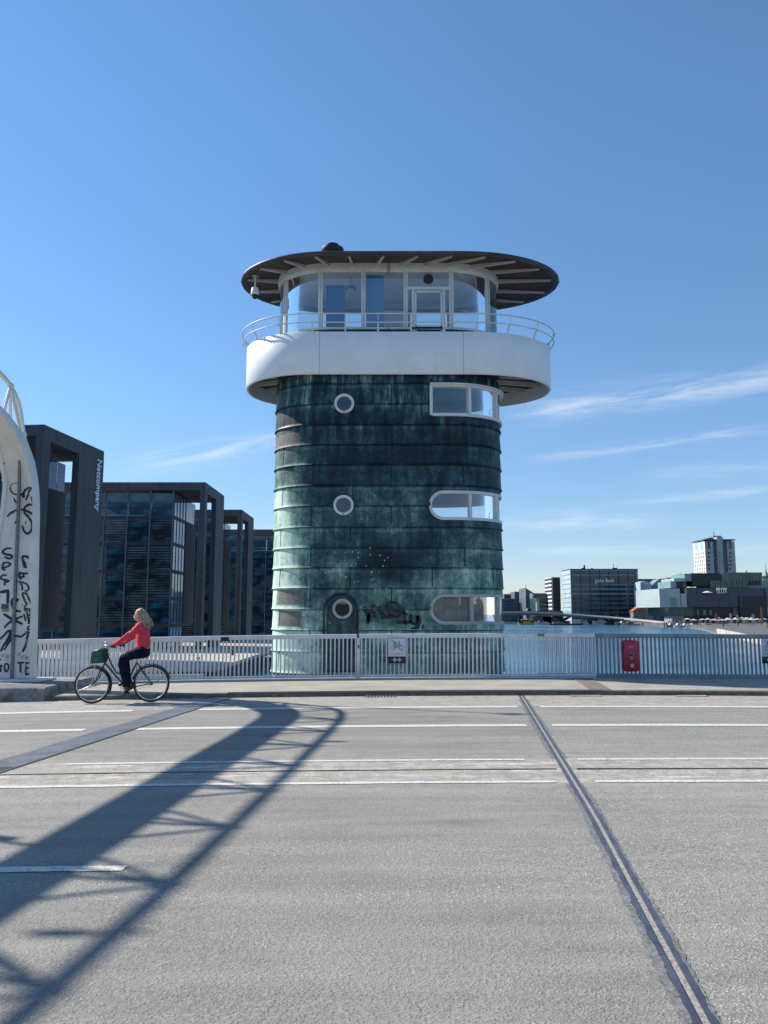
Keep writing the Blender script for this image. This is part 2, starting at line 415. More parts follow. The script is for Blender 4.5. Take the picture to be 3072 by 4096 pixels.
def text_obj(name, body, size, mat, parent, loc, rot=(pi/2, 0, 0), extrude=.02, align='CENTER', bold=0, space=1.0, sx=1.0):
    cu = bpy.data.curves.new(name, 'FONT'); cu.body = body; cu.size = size; cu.extrude = extrude; cu.align_x = align; cu.align_y = 'CENTER'; cu.offset = bold; cu.space_character = space
    tmp = bpy.data.objects.new('tmp', cu); C.objects.link(tmp); bpy.context.view_layer.update()
    me = bpy.data.meshes.new_from_object(tmp.evaluated_get(bpy.context.evaluated_depsgraph_get()))
    bpy.data.objects.remove(tmp); me.name = name; me.materials.clear(); me.materials.append(mat)
    o = bpy.data.objects.new(name, me); C.objects.link(o); o.parent = parent; o.location = loc; o.rotation_euler = rot; o.scale = (sx, 1, 1)
    return o

# ---------------------------------------------------------------- the bridge deck
def gz(X):
    X = max(-40, min(40, X)); return -0.001*((X-4)**2-16)
SK = 0.1135                       # every joint across the bridge runs at this skew
def jx(Y): return 1.622+(Y-6.35)*(.131 if Y < 6.35 else .112)     # right expansion joint
def lx(Y): return -3.99+(Y-8.28)*.145  # left expansion joint
def sheet(name, x0, x1, y0, y1, dz, mat, dx=.5, ny=1, x0f=None, x1f=None, thick=0):
    mb = MB(); n = max(1, int((x1-x0)/dx)); vs = []
    for i in range(n+1):
        for j in range(ny+1):
            Y = y0+(y1-y0)*j/ny
            a = x0f(Y) if x0f else x0; b = x1f(Y) if x1f else x1
            X = a+(b-a)*i/n; vs.append((X, Y, gz(X)+dz))
    mb.add(vs, [(i*(ny+1)+j, (i+1)*(ny+1)+j, (i+1)*(ny+1)+j+1, i*(ny+1)+j+1) for i in range(n) for j in range(ny)])
    return mb.build(name, mat)
KY = 15.38
struct(sheet('road', -30, 2, -3, KY, 0, M['asphalt'], ny=8, x1f=lambda Y: jx(Y)-.007))
struct(sheet('road', 2, 32, -3, KY, 0, M['asphalt_coarse'], ny=8, x0f=lambda Y: jx(Y)+.095))
# bed below the joint
struct(sheet('joint_bed', 0, 3, -3, KY, -.003, M['grit'], ny=8, x0f=lambda Y: jx(Y)-.2, x1f=lambda Y: jx(Y)+.3))
# right expansion joint: two steel bars, grit between them, ragged bitumen beside
jt = thing('expansion_joint', 'narrow double steel expansion joint crossing the road diagonally on the right', 'expansion joint', (1.3, 3.3, 0))
jt.location = (0, 0, 0)
for a, b in ((-.008, .026), (.062, .096)):
    mb = MB(); vs = []; ys = [(-3+(KY+3)*i/30) for i in range(31)]
    for Y in ys:
        X = jx(Y)
        vs += [(X+a, Y, gz(X)+.004), (X+b, Y, gz(X)+.004), (X+b, Y, gz(X)-.05), (X+a, Y, gz(X)-.05)]
    mb.add(vs, [(i*4+k, i*4+(k+1) % 4, i*4+4+(k+1) % 4, i*4+4+k) for i in range(30) for k in range(4)])
    mb.build('steel_bar', M['joint'], jt)
def ragged(name, f, w0, w1, y0, y1, mat, seed, dz):
    mb = MB(); n = 500; vs = []
    for i in range(n+1):
        Y = y0+(y1-y0)*i/n; X = f(Y)
        e = w0+(.022*noise.noise(Vector((seed, Y*1.1, 0)))+.012*noise.noise(Vector((seed, Y*17, 3)))+.008*noise.noise(Vector((seed, Y*45, 3))))
        e2 = w1+.012*noise.noise(Vector((seed+5, Y*7, 0)))
        vs += [(X+e, Y, gz(X)+dz), (X+e2, Y, gz(X)+dz)]
    mb.add(vs, [(i*2, i*2+2, i*2+3, i*2+1) for i in range(n)])
    return mb.build(name, mat, jt)
ragged('bitumen_edge', jx, -.045, -.007, -3, 7.5, M['darkpatch'], 1.3, .004)
ragged('bitumen_edge', jx, .112, .095, -3, 7.5, M['darkpatch'], 4.1, .004)
ragged('bitumen_edge', jx, -.05, -.007, 8.8, 14.6, M['darkpatch'], 8.3, .004)
ragged('bitumen_edge', jx, .12, .095, 8.8, 14.6, M['darkpatch'], 6.6, .004)
# left joint: comb plate with a dark gap
jl = thing('expansion_joint', 'wide smooth steel comb joint crossing the cycle lane in front of the white portal leg', 'expansion joint')
mb = MB(); vs = []; n = 60
for i in range(n+1):
    Y = 2+(KY-2)*i/n; X = lx(Y)
    vs += [(X-.48-.05*noise.noise(Vector((0, Y*1.3, 9))), Y, gz(X-.5)+.004), (X-.03, Y, gz(X)+.004)]
mb.add(vs, [(i*2, i*2+1, i*2+3, i*2+2) for i in range(n)]); mb.build('comb_plate', M['comb'], jl)
mb = MB()
for g in range(7):
    vs = []
    for i in range(n+1):
        Y = 2+(8.6-2)*i/n; X = lx(Y)-.07-g*.045
        vs += [(X-.008, Y, gz(X)+.008), (X+.008, Y, gz(X)+.008)]
    mb.add(vs, [(i*2, i*2+1, i*2+3, i*2+2) for i in range(n)])
mb.build('comb_grooves', M['dark'], jl)
mb = MB(); vs = []
for i in range(n+1):
    Y = 2+(KY-2)*i/n; X = lx(Y)
    vs += [(X-.028, Y, gz(X)+.006), (X+.012, Y, gz(X)+.006)]
mb.add(vs, [(i*2, i*2+1, i*2+3, i*2+2) for i in range(n)]); mb.build('joint_gap', M['dark'], jl)
# seam along the middle of the bridge
for a, b, w in ((-30, 1.78, .022), (1.98, 32, .035)):
    mb = MB(); vs = []; n = 140
    for i in range(n+1):
        X = a+(b-a)*i/n; o = .012*noise.noise(Vector((X*2, 1, 1)))
        wv = w*(.7+.6*abs(noise.noise(Vector((X*1.2, 5, 5)))))
        vs += [(X, 8.2+o-wv, gz(X)+.004), (X, 8.2+o+wv, gz(X)+.004)]
    mb.add(vs, [(i*2, i*2+2, i*2+3, i*2+1) for i in range(n)]); o = mb.build('road_seam', M['dark']); struct(o)
# painted lines
def marking(x0, x1, Y, w, seed):
    mb = MB(); vs = []; n = max(4, int((x1-x0)/.06))
    for i in range(n+1):
        X = x0+(x1-x0)*i/n; e = .012*noise.noise(Vector((X*7, seed, 0))); e2 = .012*noise.noise(Vector((X*7, seed, 5)))
        s_ = .08*(i == 0)
        vs += [(X, Y-w/2+e, gz(X)+.005), (X+s_*w, Y+w/2+e2, gz(X)+.005)]
    mb.add(vs, [(i*2, i*2+2, i*2+3, i*2+1) for i in range(n)])
    o = mb.build('lane_marking', M['paint']); struct(o)
lj = lambda Y: lx(Y)
marking(-30, lj(13.48)-1.05, 13.48, .22, 1); marking(lj(13.48)+.06, jx(13.48)-.12, 13.5, .2, 1.5); marking(jx(13.48)+.24, 30, 13.5, .2, 2)
marking(-30, lj(11.3)-.72, 11.31, .21, 3); marking(lj(11.3)+.02, jx(11.3)-.14, 11.31, .2, 3.5); marking(jx(11.3)+.22, 30, 11.31, .2, 4)
marking(lj(8.7)+.45, jx(8.7)-.35, 8.72, .085, 5); marking(-30, lj(8.7)-.6, 8.72, .085, 5.2); marking(jx(8.7)+.24, 30, 8.72, .09, 6)
marking(-30, lj(7.6)-.5, 7.6, .085, 7); marking(lj(7.6)+.05, jx(7.6)-.12, 7.6, .09, 7.5); marking(jx(7.6)+.25, 30, 7.6, .09, 8)
marking(-8, at(116, 870, 5).x, 5.17, .1, 9)
# kerb and sidewalk (deck slopes up from the kerb's top)
SZ = .09
mb = MB(); vs = []; n = 120
for i in range(n+1):
    X = -30+62*i/n; z = gz(X)
    vs += [(X, KY, z-.2), (X, KY, z+SZ-.012), (X, KY+.015, z+SZ), (X, KY+.14, z+SZ), (X, KY+.14, z-.2)]
mb.add(vs, [(i*5+k, i*5+5+k, i*5+6+k, i*5+1+k) for i in range(n) for k in range(4)])
struct(mb.build('kerb', M['kerb']))
struct(sheet('sidewalk', -30, 32, KY+.14, 18.75, SZ-.001, M['sidewalk']))
mb = MB(); mb.box((-30, KY+.1, -1.2), (32, 18.75, -.9)); struct(mb.build('deck_side', M['concrete']))
mb = MB(); vs = []
for i in range(n+1):
    X = -30+62*i/n; z = gz(X); vs += [(X, 18.75, z+SZ), (X, 18.75, z-1.1)]
mb.add(vs, [(i*2, i*2+1, i*2+3, i*2+2) for i in range(n)]); struct(mb.build('deck_edge', M['kerb']))
# toothed drain strip along the kerb top
gr = thing('kerb_grating', 'long toothed steel grating strip along the far kerb in front of the tower', 'grating')
mb = MB(); X = -3.05
while X < 4.25:
    mb.box((X, KY-.004, gz(X)+SZ-.022), (X+.03, KY+.11, gz(X)+SZ+.012)); X += .055
mb.build('teeth', M['steel'], gr)
mb = MB(); vs = []
for i in range(61):
    X = -3.07+7.35*i/60; vs += [(X, KY-.002, gz(X)+SZ-.03), (X, KY-.002, gz(X)+SZ-.018), (X, KY+.02, gz(X)+SZ+.003), (X, KY+.12, gz(X)+SZ+.003)]
mb.add(vs, [(i*4+k, i*4+4+k, i*4+5+k, i*4+1+k) for i in range(60) for k in range(3)]); mb.build('bed_plate', M['dark'], gr)
# gutter gratings
for gx, wd, lab in ((-.05, .62, 'small slotted drain at the kerb below the curved fence sign'), (3.9, .6, 'slotted drain at the kerb left of the ribbed plate'), (5.95, .6, 'slotted drain at the kerb right of the ribbed plate')):
    X0 = gx-wd/2; g_ = thing('drain', lab, 'drain', (gx, KY-.1, gz(gx)))
    mb = MB(); mb.box((-wd/2, -.13, .002), (wd/2, .06, .006)); mb.build('grate_frame', M['dark'], g_)
    mb = MB()
    for k in range(10): mb.box((-wd/2+.02+k*wd/10, -.12, .006), (-wd/2+.02+k*wd/10+.03, .05, .012))
    mb.build('grate_bars', M['ribplate'], g_)
# ribbed plate in the sidewalk at the end of the moving span
rp = thing('cover_plate', 'pinkish ribbed metal cover plate lying across the sidewalk below the railing', 'cover plate')
pl = [at(579.5, 680, 17.6), at(611, 680, 17.6)]
mb = MB(); vs = []
a0, a1, b0, b1 = 4.17, 5.05, 4.62, 5.3   # front x range / rear x range
fr0, fr1 = at(587, 690, KY+.15).x, at(610.5, 690, KY+.15).x; re0, re1 = at(571, 680, 18.1).x, at(592, 680, 18.1).x
mb.add([(fr0, KY+.02, gz(5)+SZ+.006), (fr1, KY+.02, gz(5)+SZ+.006), (re1, 18.1, gz(5)+SZ+.006), (re0, 18.1, gz(5)+SZ+.006)], [(0, 1, 2, 3)])
mb.build('base_sheet', M['ribplate'], rp)
mb = MB()
for k in range(9):
    t0 = (k+.5)/9.5; t1 = t0+.045
    xs = [fr0+(fr1-fr0)*t0, fr0+(fr1-fr0)*t1, re0+(re1-re0)*t1, re0+(re1-re0)*t0]; z = gz(5)+SZ+.006
    ys = (KY+.03, KY+.03, 18.08, 18.08)
    mb.add([(x, y, z) for x, y in zip(xs, ys)]+[(x, y, z+.014) for x, y in zip(xs, ys)], [(4,5,6,7),(0,1,5,4),(1,2,6,5),(2,3,7,6),(3,0,4,7)])
mb.build('ribs', M['kerb'], rp)
# near sidewalk under the photographer
struct(sheet('near_sidewalk', -30, 32, -8, .1, .1, M['sidewalk']))
# ---------------------------------------------------------------- railings on the bridge edge
def fence(label, x0, x1, Y, sp, group=None, end=True, hgt=1.03, bw=.03, z0=.0, base=True, mat='rail'):
    t = thing('railing', label, 'railing', (x0, Y, gz(x0)+SZ), group=group)
    def rail(name, za, zb, ya, yb):
        mb = MB(); vs = []; n = max(2, int((x1-x0)/.4))
        for i in range(n+1):
            X = x0+(x1-x0)*i/n; z = gz(X)-gz(x0)
            vs += [(X-x0, ya, z+za+.008), (X-x0, ya+.008, z+za), (X-x0, yb, z+za), (X-x0, yb, z+zb), (X-x0, ya+.008, z+zb), (X-x0, ya, z+zb-.008)]
        fs = [(i*6+k, i*6+(k+1) % 6, i*6+6+(k+1) % 6, i*6+6+k) for i in range(n) for k in range(6)]
        fs += [tuple(range(6)), tuple(n*6+k for k in range(6))[::-1]]
        mb.add(vs, fs); return mb.build(name, M[mat], t)
    rail('top_rail', hgt-.10, hgt, -.05, .06)
    rail('bottom_rail', z0+.03, z0+.085, -.04, .04)
    if base: rail('base_plate', -.004, z0+.018, -.06, .10)
    me = MB().box((-bw/2, -.024, 0), (bw/2, .024, 1)).mesh('bar', M[mat])
    n = int((x1-x0-.04)/sp)
    off = ((x1-x0)-n*sp)/2
    for i in range(n+1):
        X = x0+off+i*sp
        o = shared('bar', me, t, (X-x0, 0, gz(X)-gz(x0)+z0+.08))
        o.scale.z = hgt-.1-z0-.078
    return t
XA, XB, XC, XD = at(225, 660, 18.4).x, at(358, 660, 18.4).x, at(595, 660, 18.4).x, at(538, 660, 18.5).x
G = 'grey steel railings along the edge of the bridge'
fence('grey bar railing behind the cyclist, between white portal leg and the dark rail splice', -9.6, XA-.01, 18.38, .098, G)
fence('grey bar railing across the copper tower door, left of the wide post', XA+.01, XB-.03, 18.38, .098, G)
fence('grey bar railing carrying the no-bicycles sign in front of the copper tower', XB+.03, XC, 18.38, .097, G)
fence('grey bar railing over open water carrying the red box', XD, 12.4, 18.55, .0985, G, hgt=1.02, mat='rail_dull')
fence('rear grey bar railing glimpsed through the railing behind the cyclist', -9.6, -4.45, 19.35, .105, None, hgt=.98, base=False)
# wide post and splice
p = thing('railing_post', 'wide light grey post splitting the railing next to the tower door', 'post', (XB, 18.36, gz(XB)+SZ))
MB().bbox((-.03, -.05, 0), (.045, .05, .94), .004).build('post_body', M['rail'], p)
MB().box((.0, -.062, .70), (.03, -.05, .78)).build('latch', M['dark'], p)
o = MB().bbox((-.09, -.075, .91), (.09, .07, 1.0), .004).build('rail_splice', M['dark']); o.location = (XA, 18.38, gz(XA)+SZ); tag(o, 'dark unpainted splice on the railing top right of the cyclist', 'bracket')
o = MB().bbox((-.08, -.075, -.03), (.08, .07, .03), .006).build('rail_splice', M['steel']); o.location = (XD+.05, 18.40, gz(XD)+SZ+.99); tag(o, 'grey joint clamp on the railing top right of the tower', 'bracket')

M['farpatch'] = plain('grey_patch', (.42, .43, .45), .6, .1)
# ---------------------------------------------------------------- no-bicycle signs
def bikesign(X, Y, z0, label):
    s = thing('sign', label, 'sign', (X, Y, z0), group='no-bicycle signs on the railing')
    w = .205
    MB().bbox((-w, 0, -.15), (w, .012, .015), .004).build('arrow_panel', M['signblack'], s)
    MB().bbox((-w, -.002, .004), (w, .010, .425), .006).build('picture_panel', M['signwhite'], s)
    f = lambda a, b, o: (a, -.003-o, b)
    def pz(x, y): return ((x-805)/960*2*w, .425-(y-318)/980*.421)
    mb = MB()
    for cx in (600, 1020):
        c = pz(cx, 798); R = 128/960*2*w
        ribbon(mb, [(c[0]+R*cos(2*pi*k/36), c[1]+R*sin(2*pi*k/36)) for k in range(36)], .009, f, .0012, .0012, True)
    for path in ([(590, 798), (790, 805), (950, 600)], [(590, 798), (700, 575)], [(700, 575), (780, 808)], [(690, 568), (935, 568)], [(860, 490), (915, 490), (950, 600), (1025, 800)], [(650, 510), (730, 510)], [(700, 520), (695, 575)]):
        ribbon(mb, [pz(*q) for q in path], .010 if len(path) != 2 or path[0] != (650, 510) else .018, f, .0012, .0012)
    mb.build('bicycle_symbol', M['signblack'], s)
    mb = MB(); ribbon(mb, [pz(490, 378), pz(640, 530), pz(860, 740), pz(1120, 1020)], .0105, f, .0016, .0016); mb.build('slash', M['signslash'], s)
    mb = MB(); fa = lambda a, b, o: (a, -.002-o, b)
    ribbon(mb, [(-.075, -.068), (.075, -.068)], .02, fa, .003, .003)
    for sgn in (-1, 1): ribbon(mb, [(sgn*.04, -.022), (sgn*.092, -.068), (sgn*.04, -.114)], .019, fa, .0035, .0035)
    mb.build('arrow_symbol', M['signwhite'], s)
    mb = MB()
    for sx_, zz in ((-.13, .335), (.13, .335)): mb.ell((sx_, -.004, zz), (.008, .004, .008), n=8, m=5)
    for sx_, zz in ((-.125, -.048), (.125, -.048)): mb.ell((sx_, -.002, zz), (.011, .004, .011), n=8, m=5)
    mb.build('rivets', M['steel'], s)
    text_obj('lettering', 'INGEN CYKELPARKERING', .0265, M['signgrey'], s, (0, -.0028, .083), extrude=.001, sx=1.0)
    text_obj('lettering', 'NO BIKE PARKING', .018, M['signgrey'], s, (0, -.0028, .048), extrude=.001)
    return s
M['signblack'] = plain('sign_black', (.010, .011, .02), .4, .1)
M['signwhite'] = plain('sign_white', (.60, .62, .64), .4, .05)
M['signgrey'] = plain('sign_lettering', (.16, .16, .19), .5, .05)
M['signslash'] = plain('sign_slash', (.13, .10, .12), .5, .05)
sx = at(397, 650, 18.3)
bikesign(sx.x, 18.3, gz(sx.x)+SZ+.50, 'no-bicycles sign with a double arrow on the railing in front of the copper tower')
s2 = at(770.5, 650, 18.45)
bikesign(s2.x, 18.46, gz(s2.x)+SZ+.50, 'half-visible no-bicycles sign at the right end of the railing over the water')

# red extinguisher box
M['red'] = plain('red_plastic', (.36, .010, .035), .38, .15, 4)
M['redlit'] = plain('red_door_plastic', (.42, .022, .05), .35, .12, 4)  # box door, slightly brighter red than the case
M['sticker'] = plain('faded_sticker', (.22, .16, .14), .6, .4, 30)
M['pinklabel'] = plain('pale_label', (.48, .36, .40), .6, .1)
rb = at(630.5, 654, 18.35)
r = thing('fire_box', 'red plastic extinguisher box hung on the railing over the water', 'fire box', (rb.x, 18.30, gz(rb.x)+SZ+.15))
def rrect(w, h, rad, n=5):
    out = []
    for cx, cz, a0 in ((w/2-rad, rad, -90), (w/2-rad, h-rad, 0), (-w/2+rad, h-rad, 90), (-w/2+rad, rad, 180)):
        for k in range(n+1):
            a = radians(a0+90*k/n); out.append((cx+rad*cos(a), cz+rad*sin(a)))
    return out
mb = MB(); mb.prism(rrect(.35, .72, .045), .16, Matrix.Translation((0, .03, 0))); mb.build('case', M['red'], r)
mb = MB(); P0 = rrect(.335, .705, .04); P1 = [(x*.9, .36+(z-.36)*.95) for x, z in P0]
n = len(P0); vs = [(x, .028, z+.007) for x, z in P0]+[(x, -.012, z+.007) for x, z in P0]+[(x, -.03, z+.007) for x, z in P1]
mb.add(vs, [tuple(range(2*n, 3*n))]+[(k*n+i, k*n+(i+1) % n, (k+1)*n+(i+1) % n, (k+1)*n+i) for k in range(2) for i in range(n)]); mb.build('door', M['redlit'], r)
MB().box((-.065, -.034, .565), (.05, -.029, .582)).build('label', M['pinklabel'], r)
MB().box((-.04, -.034, .095), (.045, -.029, .18)).build('label', M['pinklabel'], r)
mb = MB(); mb.prism([(0, .24), (.07, .36), (.0, .48), (-.072, .36)], .004, Matrix.Translation((0, -.034, 0))); mb.build('sticker', M['sticker'], r)
MB().prism([(-.05, .36), (.02, .355), (.045, .37), (0, .40), (-.06, .39)], .003, Matrix.Translation((0, -.037, 0))).build('sticker', M['spray'], r)
for zz in (.12, .56):
    MB().box((-.182, -.01, zz-.04), (-.166, .05, zz+.04)).build('hinge', M['dark'], r)
MB().box((.17, -.02, .06), (.19, .05, .27)).build('clasp', M['red'], r); MB().box((.166, -.02, .44), (.186, .05, .65)).build('clasp', M['red'], r)
MB().box((-.012, .04, .71), (.012, .07, .75)).build('hook', M['dark'], r)

# ---------------------------------------------------------------- the bridge tower
class Plan:
    """rounded outline; s runs from the middle of the front towards +X, round the back and home"""
    def __init__(p, x0, x1, yf, yb, r0, r1, ry, ryb=None, step=.04):
        ryb = ryb or ry; raw = []
        xm = (x0+x1)/2
        def arc(cx, cy, rx, ry_, a0, a1):
            for k in range(41):
                a = radians(a0+(a1-a0)*k/40); raw.append((cx+rx*cos(a), cy+ry_*sin(a)))
        raw.append((xm, yf)); arc(x1-r1, yf+ry, r1, ry, -90, 0); arc(x1-r1, yb-ryb, r1, ryb, 0, 90)
        arc(x0+r0, yb-ryb, r0, ryb, 90, 180); arc(x0+r0, yf+ry, r0, ry, 180, 270); raw.append((xm, yf))
        cum = [0]
        for a, b in zip(raw, raw[1:]): cum.append(cum[-1]+math.hypot(b[0]-a[0], b[1]-a[1]))
        p.L = cum[-1]; p.n = int(p.L/step); p.raw, p.cum = raw, cum
    def xy(p, s):
        s %= p.L
        import bisect
        i = min(max(bisect.bisect_right(p.cum, s)-1, 0), len(p.raw)-2)
        d = p.cum[i+1]-p.cum[i]; t = (s-p.cum[i])/d if d > 1e-9 else 0
        a, b = p.raw[i], p.raw[i+1]; return (a[0]+(b[0]-a[0])*t, a[1]+(b[1]-a[1])*t)
    def nrm(p, s):
        a, b = p.xy(s-.06), p.xy(s+.06); dx, dy = b[0]-a[0], b[1]-a[1]; L = math.hypot(dx, dy) or 1
        return (dy/L, -dx/L)
    def P(p, s, z, off=0):
        x, y = p.xy(s); n = p.nrm(s); return Vector((x+n[0]*off, y+n[1]*off, z))
    def s_of_x(p, X):
        """position on the front half for a given X"""
        lo, hi = (-p.L*.27, p.L*.27)
        best = min((abs(p.xy(lo+(hi-lo)*k/1500)[0]-X)+ (0 if p.xy(lo+(hi-lo)*k/1500)[1] < p.raw[0][1]+1.4 else 9), lo+(hi-lo)*k/1500) for k in range(1501))
        return best[1]
YF = 20.2
body = Plan(-3.04, 3.26, YF, 23.0, 1.55, 1.55, 1.15)
def sz(x, y): 
    v = at(x, y, YF); return v
seam_y = [383.1, 403.1, 424.1, 444.1, 464.1, 485.0, 505.3, 526.6, 547.3, 567.3, 587.7, 608.8, 630, 651.8]
seams = [at(384, y, YF-.03).z for y in seam_y]
seams = [8.05]+seams[0:]+[seams[-1]-.56]
tower = thing('bridge_tower', 'green copper-clad bridge tower with white balcony band and wide oval roof', 'tower', (0, 0, 0))
sW0 = body.s_of_x(1.23); sTop0 = body.s_of_x(1.27)
sBack = body.L*.5+1.2
zt2, zb2 = at(450, 492, YF).z, at(450, 518.5, YF).z
zt1, zb1 = at(450, 386.5, YF).z+.02, at(450, 415, YF).z
zt3, zb3 = at(450, 595.5, YF).z, at(450, 623, YF).z
PX = at(343.5, 505, YF).x
pz_ = [at(343.8, y, YF).z for y in (403.8, 505.3, 608.8)]
PR = .215
def inwin(s, z):
    if s > body.L*.9: s -= body.L
    def stad(zt, zb, s0, s1, square=False):
        if not (zb < z < zt and s0 < s < s1): return False
        if square: return True
        r = (zt-zb)/2
        if s < s0+r: return (s-s0-r)**2+(z-(zt+zb)/2)**2 < r*r
        return True
    if stad(zt1, zb1, sTop0, sBack, True) or stad(zt2, zb2, sW0, sBack) or stad(zt3, zb3, sW0, body.L*.36): return True
    x = body.xy(s)[0]
    if abs(s) < 3 :
        for zz in pz_[:2]:
            if (x-PX)**2+(z-zz)**2 < (PR+.01)**2: return True
        # door opening (arched)
        dx = abs(x-(-1.115)); r = .43
        if dx < r and z > .1 and (z < 1.68 or dx**2+(z-1.68)**2 < r*r): return True
    return False
def patina(s, z, ci, pj):
    """0 dark copper .. 1 pale verdigris, and share of bare brown sheet"""
    x, y = body.xy(s)
    g = .72 - .42*max(0, min(1, (z-1.4)/4.4)) - .04*max(0, (z-6.3))
    left = max(0, min(1, (-1.75-x)/.9)); g += .42*left*(1 if z < 5 else max(0, 1-(z-5)/2.0))
    g += (random.Random(ci*53+pj*7).random()-.5)*.16
    g += .20*max(0, min(1, (z-6.75)/.5))
    if 4.9 < z < 6.5: g -= .05
    d = ((x-.15)/.85)**2+((z-2.95)/.55)**2; g -= .42*exp(-d*1.1)
    if y < 22: g -= .20*exp(-((x+1.1)/.7)**2-((z-3.0)/.5)**2)*0 + .14*exp(-((x-.1)/.9)**2-((z-1.7)/.35)**2)
    g += .12*exp(-((x-1.9)/1.1)**2-((z-2.7)/.5)**2)
    b = 0
    def blob(xa, xb, za, zb): 
        ex = min(x-xa, xb-x)/.16; ez = min(z-za, zb-z)/.10
        return max(0, min(1, .5+min(ex, ez)*.5)) if y < 22.4 else 0
    if y < 22.4:
        b = max(blob(-2.86, -2.15, 1.82, 2.22), blob(-2.80, -2.15, 1.26, 1.68), blob(-3.3, -2.3, 6.02, 6.45)*1.2)
    if z < 1.15: g += .05
    return max(0, min(1, g)), b
mb_v = []; mb_f = []; A_p = []; A_b = []
N = body.n; ns = N
for ci in range(len(seams)-1):
    zt, zb = seams[ci], seams[ci+1]; rows = []
    h = zt-zb; nr = max(3, int(h/.04))
    for r in range(nr+1):
        t = r/nr; z = zt-h*t
        off = .004+.026*t
        if ci == 0: off = .004
        if t > .93: off += .022
        rows.append((z, off))
    rows.append((zb+.002, .0))        # underside of the lip
    base = len(mb_v)
    for (z, off) in rows:
        for k in range(N):
            s = body.L*k/N
            ss = s if s < body.L/2 else s-body.L
            pj = int((ss+(.78 if ci % 2 else 0)+20)/1.57)
            dent = .006*noise.noise(Vector((ss*1.3, z*2.2, ci*1.7)))
            mb_v.append(body.P(s, z, off+dent)); p_, b_ = patina(ss, z, ci, pj)
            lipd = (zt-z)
            p_ += (-(.22+.3*noise.noise(Vector((ss*2.1, ci*2.7, 4))))*exp(-((zt-z)/.03)**2)+.10*exp(-((zt-z-.09)/.05)**2)+(.10*(noise.noise(Vector((ss*1.6, ci*3.1, 0)))+.4) if z-zb < .035 else 0)) if ci > 0 else 0  # shade under each lap and highlight on its lip, put into the patina value
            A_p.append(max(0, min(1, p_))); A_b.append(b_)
    for r in range(len(rows)-1):
        zc = (rows[r][0]+rows[r+1][0])/2
        for k in range(N):
            if inwin(body.L*(k+.5)/N, zc): continue
            a = base+r*N+k; b = base+r*N+(k+1) % N
            mb_f.append((a, b, b+N, a+N))
me = bpy.data.meshes.new('copper_cladding'); me.from_pydata([tuple(v) for v in mb_v], [], mb_f)
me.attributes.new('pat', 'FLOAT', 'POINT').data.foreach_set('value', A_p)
me.attributes.new('brn', 'FLOAT', 'POINT').data.foreach_set('value', A_b)
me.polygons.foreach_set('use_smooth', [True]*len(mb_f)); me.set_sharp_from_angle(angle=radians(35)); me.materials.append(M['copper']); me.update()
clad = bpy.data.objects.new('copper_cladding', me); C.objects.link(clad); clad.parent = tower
def with_pat(o, v=.35, b=0):
    me = o.data; n = len(me.vertices)
    me.attributes.new('pat', 'FLOAT', 'POINT').data.foreach_set('value', [v]*n if not callable(v) else [v(x.co) for x in me.vertices])
    me.attributes.new('brn', 'FLOAT', 'POINT').data.foreach_set('value', [b]*n); return o
# upright lap seams
mb = MB()
for ci in range(1, len(seams)-1):
    zt, zb = seams[ci], seams[ci+1]
    xs = [(343, 855, 1322), (147, 603, 1118, 1505)][(ci+1) % 2]
    if ci >= 7: xs = [(335, 855, 1326), (137, 590, 1116, 1508)][(ci+1) % 2]
    for zx in xs:
        px = (1040+zx/1.626)/4; s = body.s_of_x(at(px, 500, YF+(.0 if 300 < px < 470 else .35)).x)
        if inwin(s, (zt+zb)/2) or inwin(s+.05, (zt+zb)/2) or inwin(s, zt-.08) or inwin(s, zb+.08): continue
        w = .011
        mb.add([body.P(s-w, zt, .012), body.P(s+w, zt, .012), body.P(s+w, zb, .034), body.P(s-w, zb, .034), body.P(s-w, zt, -.01), body.P(s+w, zt, -.01), body.P(s+w, zb, -.01), body.P(s-w, zb, -.01)],
               [(0,1,2,3),(0,4,5,1),(1,5,6,2),(2,6,7,3),(3,7,4,0)])
for k in range(26):   # narrow upright sheets of the top course
    s = -3.6+k*.29
    mb.add([body.P(s-.006, seams[0], .012), body.P(s+.006, seams[0], .012), body.P(s+.006, seams[1], .02), body.P(s-.006, seams[1], .02), body.P(s-.006, seams[0], 0), body.P(s+.006, seams[0], 0), body.P(s+.006, seams[1], 0), body.P(s-.006, seams[1], 0)],
           [(0,1,2,3),(0,4,5,1),(1,5,6,2),(2,6,7,3),(3,7,4,0)])
with_pat(mb.build('lap_seams', M['copper'], tower), lambda c: max(.02, .28-.05*c.z))
# lining
def sheetring(name, pl, z0, z1, off, mat, parent, s0=0, s1=None, skip=None, dz=.12, ds=.12):
    s1 = pl.L if s1 is None else s1; n = max(2, int((s1-s0)/ds)); m = max(1, int((z1-z0)/dz)); mb = MB()
    vs = [pl.P(s0+(s1-s0)*i/n, z0+(z1-z0)*j/m, off) for i in range(n+1) for j in range(m+1)]
    fs = []
    for i in range(n):
        for j in range(m):
            if skip and skip(s0+(s1-s0)*(i+.5)/n, z0+(z1-z0)*(j+.5)/m): continue
            fs.append((i*(m+1)+j, (i+1)*(m+1)+j, (i+1)*(m+1)+j+1, i*(m+1)+j+1))
    mb.add(vs, fs, True); return mb.build(name, mat, parent)
def grow(s, z): return any(inwin((s+a) % body.L, z+b) for a in (-.07, 0, .07) for b in (-.07, 0, .07))
sheetring('wall_lining', body, .1, 8.0, -.14, M['innerdark'], tower, skip=grow, dz=.06, ds=.06)
